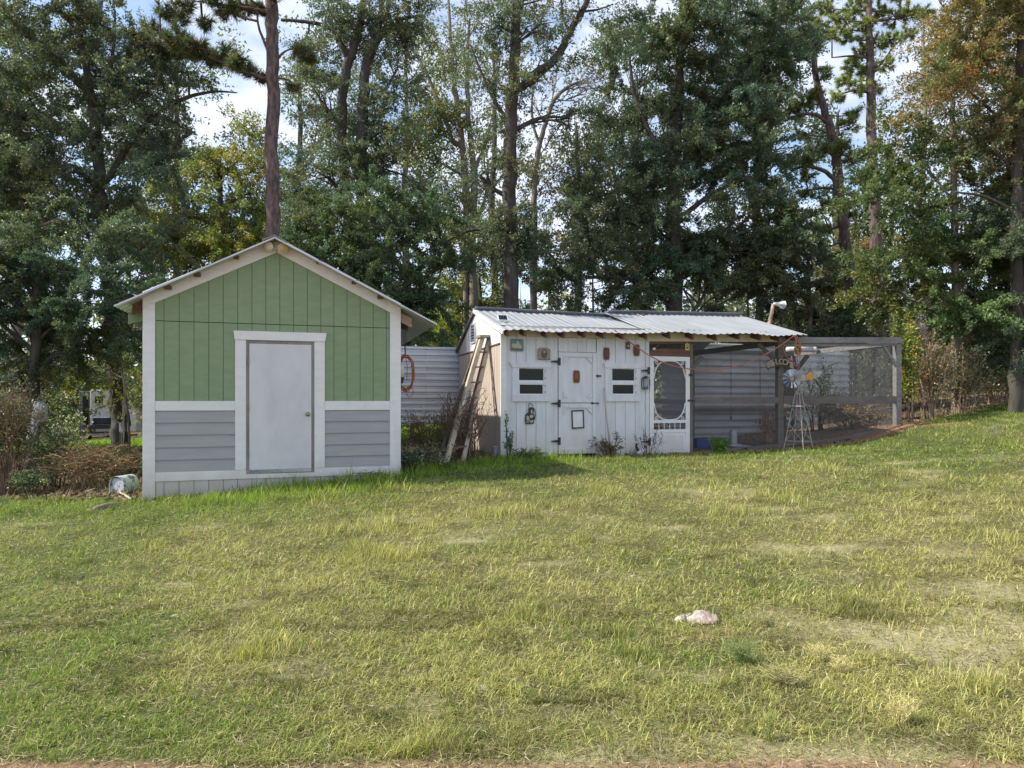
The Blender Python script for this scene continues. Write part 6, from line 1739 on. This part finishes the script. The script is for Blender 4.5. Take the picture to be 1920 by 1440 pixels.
us = [(60,800,58,260,130,DARK,"far dark shrub behind the camper's front end"),(200,800,62,240,140,OAK,"far dark shrub behind the camper's window"),(310,800,56,160,150,DARK,"far dark shrub between the camper and the shed"),(15,770,19,150,110,OAK,"dark shrub at the wood's edge over the dead vine heap"),(770,770,22,150,130,DARK,"dark shrub showing over the metal fence"),
      (880,760,23,130,130,OAK,"dark shrub between metal fence and coop gable"),(1030,760,24,170,170,OAK,"dark shrub behind the coop ridge near the big straight oak"),(1190,760,23,190,190,DARK,"dark shrub behind the coop ridge under the massive oak"),(1370,770,23,170,190,OAK,"dark shrub behind the roof's right end"),(1500,790,21.5,140,170,DARK,"dark shrub seen through the run netting below the short pine"),
      (1600,800,21,150,190,OAK,"olive shrub seen through the run's far corner netting"),(1700,770,20.5,120,130,BROWN+OAK,"brownish shrub behind the run's last post")]
for i, (px, pyb, Y, w, h, col, lab) in enumerate(us):
    lab = lab.replace(" right end", " lower end")
    shrub("shrub", lab, px, pyb, Y, w, h, col, 2.2, seed=300+i, group=UG, arch=0.5, stems=11)
# thicket beyond the run, vine on its post
for i, (px, pyb, Y, w, h, col, tau, st, lab) in enumerate([
     (1745,775,17.0,80,150,BROWN,0.9,30,"tall brown half bare thicket right beside the run's last post"),(1800,770,17.8,90,120,BROWN+OAK,0.8,30,"brown half bare thicket in the middle of the right hand edge growth"),
     (1862,745,20.0,100,90,BROWN+OAK,0.7,22,"low brown thicket before the golden tree's trunk"),(1910,750,19.0,60,80,BROWN,0.8,16,"tuft of brown brush at the golden tree's foot")]):
    shrub("thicket", lab.replace(" right hand edge growth", " wood edge").replace("right beside", "close beside"), px, pyb, Y, w, h, col, tau, seed=330+i, stems=st, arch=0.2, stemcol=(0.17,0.125,0.095), stemw=0.8, cat="thicket")
shrub("vine", "bright green and yellow vine climbing behind the run's last post", 1708, 790, 16.2, 46, 190, [(0.10,0.16,0.03),(0.16,0.20,0.04),(0.07,0.12,0.03),(0.30,0.22,0.03)], 1.6, seed=340, stems=8, arch=0.1, cat="vine", leaf=0.08)
shrub("vine", "dark leafed vine growing over the white sheets inside the run", 1535, 775, 17.6, 90, 120, DARK+OAK, 0.55, seed=341, stems=12, arch=0.15, cat="vine", leaf=0.085, stemcol=(0.05,0.04,0.03))
shrub("vine", "pale leafed creeper on the run's far netting", 1640, 790, 17.6, 80, 130, OAK+MAPLE, 0.9, seed=342, stems=14, arch=0.15, cat="vine", leaf=0.08)
shrub("dry_weed", "dry tan weed with a bushy top inside the run", 1437, 838, 16.2, 34, 60, [(0.30,0.20,0.13),(0.24,0.15,0.10)], 0.7, seed=343, stems=14, arch=0.4, stemcol=(0.26,0.17,0.11), cat="weed", leaf=0.05)
shrub("brush_heap", "dark brown brush lying inside the open run", 1600, 818, 16.8, 150, 50, BROWN, 0.9, seed=344, stems=26, arch=0.6, stemcol=(0.12,0.085,0.065), cat="brush")
# brush at the far side of the shed
shrub("dead_vine_heap", "heap of dead red-brown vines with a dark hollow at its foot", 8, 920, 11.3, 130, 200, BROWN+OAK, 0.7, seed=350, stems=90, arch=0.75, stemcol=(0.145,0.10,0.072), stemw=0.7, cat="brush", leaf=0.05)
shrub("dead_vine_heap", "lower sprawl of dead brown stems before the green bramble", 165, 925, 11.4, 190, 80, BROWN, 0.35, seed=351, stems=70, arch=0.8, stemcol=(0.21,0.14,0.09), stemw=0.7, cat="brush", leaf=0.05)
shrub("bramble", "green bramble with pale leaf undersides before the parked truck", 95, 890, 11.7, 120, 130, [(0.07,0.10,0.04),(0.10,0.13,0.05),(0.30,0.32,0.20),(0.055,0.08,0.035)], 1.1, seed=352, stems=22, arch=0.55, cat="bramble", leaf=0.055)
shrub("bramble", "small dark green bramble clump low in the dead stems", 55, 930, 11.0, 70, 55, DARK+[(0.16,0.18,0.09)], 1.6, seed=353, stems=12, arch=0.6, cat="bramble", leaf=0.05)
shrub("bramble", "olive scrub between the metal pipe and the oak trunk", 215, 900, 12.6, 130, 60, OLIVE[:1]+OAK+BROWN, 1.0, seed=354, stems=24, arch=0.6, stemcol=(0.17,0.115,0.07), cat="bramble", leaf=0.05)
shrub("sapling", "bare pale sapling stem standing before the oak trunk", 224, 850, 14.2, 40, 150, BROWN, 0.03, seed=355, stems=3, arch=0.05, stemcol=(0.30,0.25,0.20), stemw=1.2, cat="sapling")
# between shed and coop
shrub("dead_bush", "tangle of leafless dark twigs around the ladder's feet", 872, 868, 12.75, 95, 120, BROWN, 0.12, seed=360, stems=42, arch=0.45, stemcol=(0.10,0.065,0.05), stemw=0.7, cat="bush", leaf=0.04)
shrub("dead_bush", "dark twiggy scrub below the metal fence", 800, 862, 13.6, 120, 75, OAK[:2]+BROWN, 0.55, seed=361, stems=34, arch=0.5, stemcol=(0.11,0.075,0.055), stemw=0.7, cat="bush", leaf=0.055)
shrub("dead_bush", "tall sparse dead weed in front of the metal fence", 838, 850, 13.9, 45, 110, BROWN, 0.05, seed=362, stems=7, arch=0.1, stemcol=(0.09,0.06,0.05), cat="bush")
shrub("bramble", "dark green leafy bramble spilling around the shed's low corner", 770, 897, 11.3, 120, 50, [(0.045,0.075,0.035),(0.06,0.095,0.04),(0.035,0.06,0.03),(0.22,0.26,0.17)], 1.5, seed=363, stems=20, arch=0.6, cat="bramble", leaf=0.05)
shrub("bramble", "strip of low dark creeper along the shed's white skirt", 690, 902, 10.75, 110, 22, DARK, 1.5, seed=364, stems=20, arch=0.7, cat="bramble", leaf=0.045)
# weeds at the coop wall
shrub("weed", "tall leafy weed against the coop's corner trim", 952, 862, 12.75, 22, 72, [(0.06,0.09,0.045),(0.08,0.11,0.06)], 0.7, seed=370, stems=4, arch=0.1, cat="weed", leaf=0.05, stemcol=(0.07,0.09,0.05))
shrub("weed", "low green weeds under the first window", 990, 858, 12.85, 60, 22, [(0.10,0.14,0.05),(0.07,0.10,0.04)], 0.6, seed=371, stems=20, arch=0.3, cat="weed", leaf=0.045, stemcol=(0.09,0.10,0.05))
shrub("weed", "small leafy bush growing around the tool's foot", 1143, 855, 13.25, 44, 42, [(0.05,0.065,0.04),(0.08,0.085,0.05),(0.10,0.075,0.05)], 0.75, seed=372, stems=12, arch=0.45, cat="weed", leaf=0.05, stemcol=(0.12,0.085,0.06))
shrub("weed", "thin dark seeding weed before the screen door hinge", 1216, 855, 13.5, 46, 66, [(0.05,0.04,0.035)], 0.10, seed=373, stems=8, arch=0.15, cat="weed", leaf=0.04, stemcol=(0.07,0.055,0.05), stemw=0.5)
shrub("weed", "rank green grass clump in front of the blue tub", 1347, 868, 13.6, 34, 34, [(0.06,0.11,0.03),(0.09,0.14,0.035)], 0.3, seed=374, stems=60, arch=0.35, cat="weed", leaf=0.07, stemcol=(0.07,0.12,0.03), stemw=1.2)

# rank tufts one can pick out on the mown lawn
DRYC, GRNC = (0.40,0.35,0.16), (0.15,0.22,0.055)
for i, (px, py, w, h, colr, st, lab) in enumerate([
     (1388,1252,62,46,(0.15,0.18,0.07),70,"dark green weedy tuft on the lawn below the pale rock"),
     (1538,1246,46,34,DRYC,60,"straw coloured tuft beside a bare patch right of the dark weedy tuft"),
     (1578,1272,40,34,DRYC,50,"small straw tuft just nearer than its straw coloured neighbour"),
     (1688,1368,60,62,DRYC,70,"tall dry tuft near the dirt verge"),
     (1440,1392,30,66,(0.20,0.22,0.07),26,"thin upright pale green stalks near the dirt verge"),
     (1470,1295,80,40,(0.25,0.23,0.11),80,"sprawling grey-green tuft between the weedy tuft and the verge")]):
    Yg = Yat(px, py)
    shrub("grass_tuft", lab.replace(" right of the dark weedy tuft", " close to the dark weedy tuft"), px, py, Yg, w, h, [colr], 0.0, seed=500+i, stems=st, arch=0.75, stemcol=colr, stemw=0.42, cat="grass tuft", sink=0.01)

# ------------------------------------------------------------------ the wood far behind, reads as one mass
def distant_wood():
    g = np.random.default_rng(77)
    Vs, Cs = [], []
    for k in range(150):
        px = g.uniform(-350, 2270); Y = g.uniform(36, 62)
        if 60 < px < 300: Y = g.uniform(60, 70)
        top = 560 + 60*(vnoise(np.array([px]), np.array([3.0]), 130.0, 2)[0]-0.5)*2 + (30 if 930 < px < 1000 else 0)
        c = np.array(tuple(P(px, 0, Y))); gz_ = g1(c[0], c[1])
        zt_ = CZ + (HY-g.uniform(top-15, top+60))/F*Y
        n = 640
        z = gz_ + (zt_-gz_)*g.uniform(0, 1, n)**0.8
        rad = (1.7+1.0*g.random())*np.sqrt(np.clip(1-((z-gz_)/(zt_-gz_)-0.45)**2*2.2, 0.05, 1))
        th = g.uniform(0, 2*math.pi, n); rr_ = rad*np.sqrt(g.uniform(0, 1, n))
        pos = np.stack([c[0]+rr_*np.cos(th), c[1]+rr_*np.sin(th), z], 1)
        pos += 0.35*np.sin(pos[:, [1,2,0]]*3.1)
        ln = 0.0090*Y
        Vs.append(leaf_tris(pos, unit(g.normal(size=(n,3))), ln, ln*0.6, g))
        col = [DARK, OAK, OLIVE, OAK, BROWN][g.integers(0, 5)]
        Cs.append(leaf_cols(n, col, g))
    for k in range(70):
        px = g.uniform(-300, 2200); Y = g.uniform(30, 60)
        if 110 < px < 270: continue
        c = P(px, 700, Y); z0 = g1(c.x, c.y); h = g.uniform(7, 13); w = g.uniform(0.08, 0.2)
        l = g.uniform(-0.6, 0.6)
        for (dx, dy) in ((1,0),(0,1)):
            a_ = [c.x-w*dx, c.y-w*dy, z0-0.2]; b_ = [c.x+w*dx, c.y+w*dy, z0-0.2]; t_ = [c.x+l, c.y, z0+h]
            Vs.append(np.array([[a_, b_, t_]])); Cs.append(np.array([[0.06,0.05,0.045]]))
    V = np.concatenate(Vs); TRI['n'] += len(V)
    o = tri_mesh("distant_wood", V, np.concatenate(Cs), M['leaf'])
    tag(o, "far wood of mixed dark trees closing the view behind everything", "woods", kind="stuff")
distant_wood()

# ------------------------------------------------------------------ grass, straw and litter
def grass():
    g = np.random.default_rng(12)
    n = 930000
    Y = np.exp(g.uniform(math.log(2.35), math.log(30), n))
    x = g.uniform(-1, 1, n)*(0.90*Y + 1.7)
    out_ = (np.abs(x) > 0.84*Y + 0.1) & (g.random(n) > 0.5)
    x, Y = x[~out_], Y[~out_]; n = len(x)
    # gather blades into tufts
    tx, ty = vnoise(x*9, Y*9, 1.0, 1), vnoise(x*9+50, Y*9, 1.0, 1)
    x = x + (tx-0.5)*0.10; y = Y + (ty-0.5)*0.10
    e = edge_y(x) - y
    back = (x < 0.3) & (x > -17) & (y > 17) & (y < 27) & (vnoise(x, y, 2.0, 2) > 0.36)
    b = bareness(x, y); gr = greenness(x, y)
    keep = ((y > 2.77 + 0.14*(vnoise(x, y*0+3, 0.5, 3)-0.5) - 0.03*g.random(n)) & (e > -0.10*g.uniform(0, 1, n)) & (g.random(n) > 0.80*b) & (g.random(n) < 0.25 + 1.15*vnoise(x*2, y*2, 0.6, 2))) | back
    x, y, e, gr, b, back = x[keep], y[keep], e[keep], gr[keep], b[keep], back[keep]
    n = len(x)
    z = G(x, y)
    f = ((gr + g.normal(size=n)*0.20) > 0.50) | back
    tall = 1.25*np.exp(-np.maximum(e-0.25, 0)/0.6)*np.clip((x+4.4)/0.8, 0, 1)*np.clip((1.6-x)/1.0, 0, 1) + 0.42*np.exp(-np.maximum(e, 0)/1.2)
    h = g.uniform(0.024, 0.070, n)*np.clip(0.72+0.045*(y-2.4), 0.72, 1.0) * (1 + 0.5*vnoise(x+7, y, 0.8, 2)) 
    tuft = vnoise(x*1.0+31, y*1.0+5, 0.55, 1)
    h *= 1 + 0.5*np.clip((tuft-0.80)/0.12, 0, 1)
    h += 0.15*tall*(0.25+1.2*vnoise(x, y, 0.4, 2))*g.uniform(0.1, 1, n)**1.6
    h = np.where(back, g.uniform(0.12, 0.3, n), h)
    dry = ~f
    lean = np.where(dry, g.uniform(0.7, 1.5, n), g.uniform(0.35, 1.35, n))
    lean = np.where((tall > 0.5) | (tuft > 0.8), lean*0.55, lean)
    h = np.where(dry, h*g.uniform(0.9, 1.7, n), h)
    az = g.uniform(0, 2*math.pi, n)
    d = np.stack([np.cos(az), np.sin(az)], 1)
    w = (0.0007 + 0.00036*y)*g.uniform(0.7, 1.3, n)
    base = np.stack([x, y, z-0.006], 1)
    mid = base + np.stack([d[:, 0]*h*0.5*np.sin(lean*0.6), d[:, 1]*h*0.5*np.sin(lean*0.6), 0.5*h*np.cos(lean*0.6)], 1)
    tip = mid + np.stack([d[:, 0]*h*0.55*np.sin(lean*1.25), d[:, 1]*h*0.55*np.sin(lean*1.25), 0.55*h*np.cos(lean*1.25)], 1)
    tip[:, 2] = np.maximum(tip[:, 2], z+0.004)
    sd_ = np.stack([-np.sin(az+g.normal(size=n)*0.5), np.cos(az+g.normal(size=n)*0.5), np.zeros(n)], 1)
    # turn the blade's flat side a little to the light
    s = sd_*w[:, None]
    cg = np.array([(0.095,0.17,0.030),(0.13,0.215,0.036),(0.175,0.245,0.046),(0.075,0.13,0.028),(0.22,0.25,0.06)])
    cd = np.array([(0.43,0.39,0.18),(0.35,0.315,0.135),(0.48,0.44,0.24),(0.23,0.19,0.085),(0.34,0.325,0.12)])
    col = np.where(f[:, None], cg[g.integers(0, 5, n)], cd[g.integers(0, 5, n)])
    mixy = g.uniform(0, 0.45, n)[:, None]
    other = np.where(f[:, None], np.array([[0.26,0.25,0.09]]), np.array([[0.20,0.21,0.06]]))
    col = col*(1-mixy) + other*mixy
    col = np.where(((tall > 0.4) & f)[:, None], col*np.array([[1.05,1.22,0.75]]), col)
    col = np.where(back[:, None], col*np.array([[1.15,1.2,0.6]]), col)  # sunlight on the back patch put into yellower, brighter blades
    col *= np.array([[1.26,1.28,1.08]]); col *= (g.uniform(0.6, 1.4, n)*(1 - 0.45*np.clip((vnoise(x+3, y*1.3, 0.28, 2)-0.58)/0.1, 0, 1)*(y > 2)))[:, None]
    V1 = np.stack([base-s, base+s, mid+s*0.7], 1); V2 = np.stack([base-s, mid+s*0.7, mid-s*0.7], 1); V3 = np.stack([mid-s*0.7, mid+s*0.7, tip], 1)
    near = (y < 4.2 + 2.6*g.random(n)) | (h > 0.16)
    F1 = np.stack([base-s, base+s, tip], 1)[~near]
    V = np.concatenate([V1[near], V2[near], V3[near], F1])
    CC = np.concatenate([col[near], col[near], col[near], col[~near]])
    TRI['n'] += len(V)
    o = tri_mesh("grass", V, CC, M['blade'])
    tag(o, "patchy lawn of short green and straw coloured grass before the sheds", "grass", kind="stuff")
grass()

def thatch():
    """Cut straw lying flat between the blades and over the bare patches."""
    g = np.random.default_rng(19)
    n = 170000
    y = np.exp(g.uniform(math.log(2.4), math.log(13), n)); x = g.uniform(-1, 1, n)*(0.85*y + 1.7)
    keep = (edge_y(x) - y > 0.2) & ((np.abs(x) < 0.84*y + 0.1) | (g.random(n) < 0.5)) & (g.random(n) < 0.35+0.9*vnoise(x, y, 0.3, 2))
    x, y = x[keep], y[keep]; n = len(x)
    z = G(x, y) + g.uniform(0.002, 0.022, n)
    az = g.uniform(0, 2*math.pi, n) + 1.2*vnoise(x, y, 1.0, 1)
    l = g.uniform(0.02, 0.075, n)*(0.8+0.05*y); w = (0.0007+0.00036*y)*g.uniform(0.7, 1.6, n)
    d = np.stack([np.cos(az), np.sin(az), g.normal(size=n)*0.16], 1); s = np.stack([-np.sin(az), np.cos(az), g.normal(size=n)*0.3], 1)*w[:, None]
    b = np.stack([x, y, z], 1)
    cs = np.array([(0.42,0.37,0.20),(0.50,0.45,0.27),(0.30,0.25,0.13),(0.16,0.125,0.07),(0.24,0.24,0.09)])
    TRI['n'] += n
    o = tri_mesh("straw", np.stack([b-s, b+s, b+d*l[:, None]], 1), cs[g.integers(0, 5, n)]*g.uniform(0.7, 1.25, n)[:, None], M['blade'])
    tag(o, "cut dry straw lying flat over the lawn and its bare patches", "straw", kind="stuff")
thatch()

def litter():
    """Brown stalks and fallen leaves over the unmown ground."""
    g = np.random.default_rng(15)
    n = 90000
    Y = np.exp(g.uniform(math.log(8.5), math.log(34), n)); x = g.uniform(-1.0, 1.0, n)*Y
    y = Y; e = edge_y(x) - y
    inshed = (np.abs((x+3.55)*E.x + (y-10.1)*E.y) < 1.9)*(((x+5.31)*N.x + (y-9.63)*N.y) > 0.02)*(((x+5.31)*N.x + (y-9.63)*N.y) < 3.7)
    keep = (e < 0.15) & (inshed == 0) & ~((x > 3.6) & (x < 9.5) & (y < 18.5) & (g.random(n) > 0.25)) & ~((x < 0.3) & (x > -17) & (y > 17.5) & (y < 27) & (g.random(n) > 0.25))
    x, y = x[keep], y[keep]; n = len(x); z = G(x, y)
    stalk = g.random(n) < 0.55
    h = np.where(stalk, g.uniform(0.06, 0.30, n), 0.05)*(1 - 0.5*(x > 3))
    lean = g.uniform(0.3, 1.4, n); az = g.uniform(0, 2*math.pi, n)
    d = np.stack([np.cos(az)*np.sin(lean), np.sin(az)*np.sin(lean), np.cos(lean)], 1)
    w = np.where(stalk, 0.0006*y+0.001, 0.028+0.0006*y)
    base = np.stack([x, y, z + np.where(stalk, -0.01, 0.012)], 1)
    s = np.stack([-np.sin(az), np.cos(az), np.where(stalk, 0, g.normal(size=n)*0.5)], 1)*w[:, None]
    d = np.where(stalk[:, None], d, np.stack([np.cos(az), np.sin(az), g.uniform(-0.1, 0.5, n)], 1))
    tip = base + d*(np.where(stalk, h, 0.05+0.001*y))[:, None]
    V = np.stack([base-s, base+s, tip], 1)
    cs = np.array([(0.17,0.115,0.07),(0.24,0.17,0.10),(0.12,0.085,0.055),(0.13,0.14,0.05),(0.09,0.11,0.04),(0.30,0.21,0.13)])
    col = cs[g.integers(0, 6, n)]*g.uniform(0.7, 1.2, n)[:, None]
    TRI['n'] += len(V)
    o = tri_mesh("leaf_litter", V, col, M['twig'])
    tag(o, "fallen brown leaves and dead stalks over the unmown ground", "leaf litter", kind="stuff")
litter()
S["tris"] = TRI["n"]
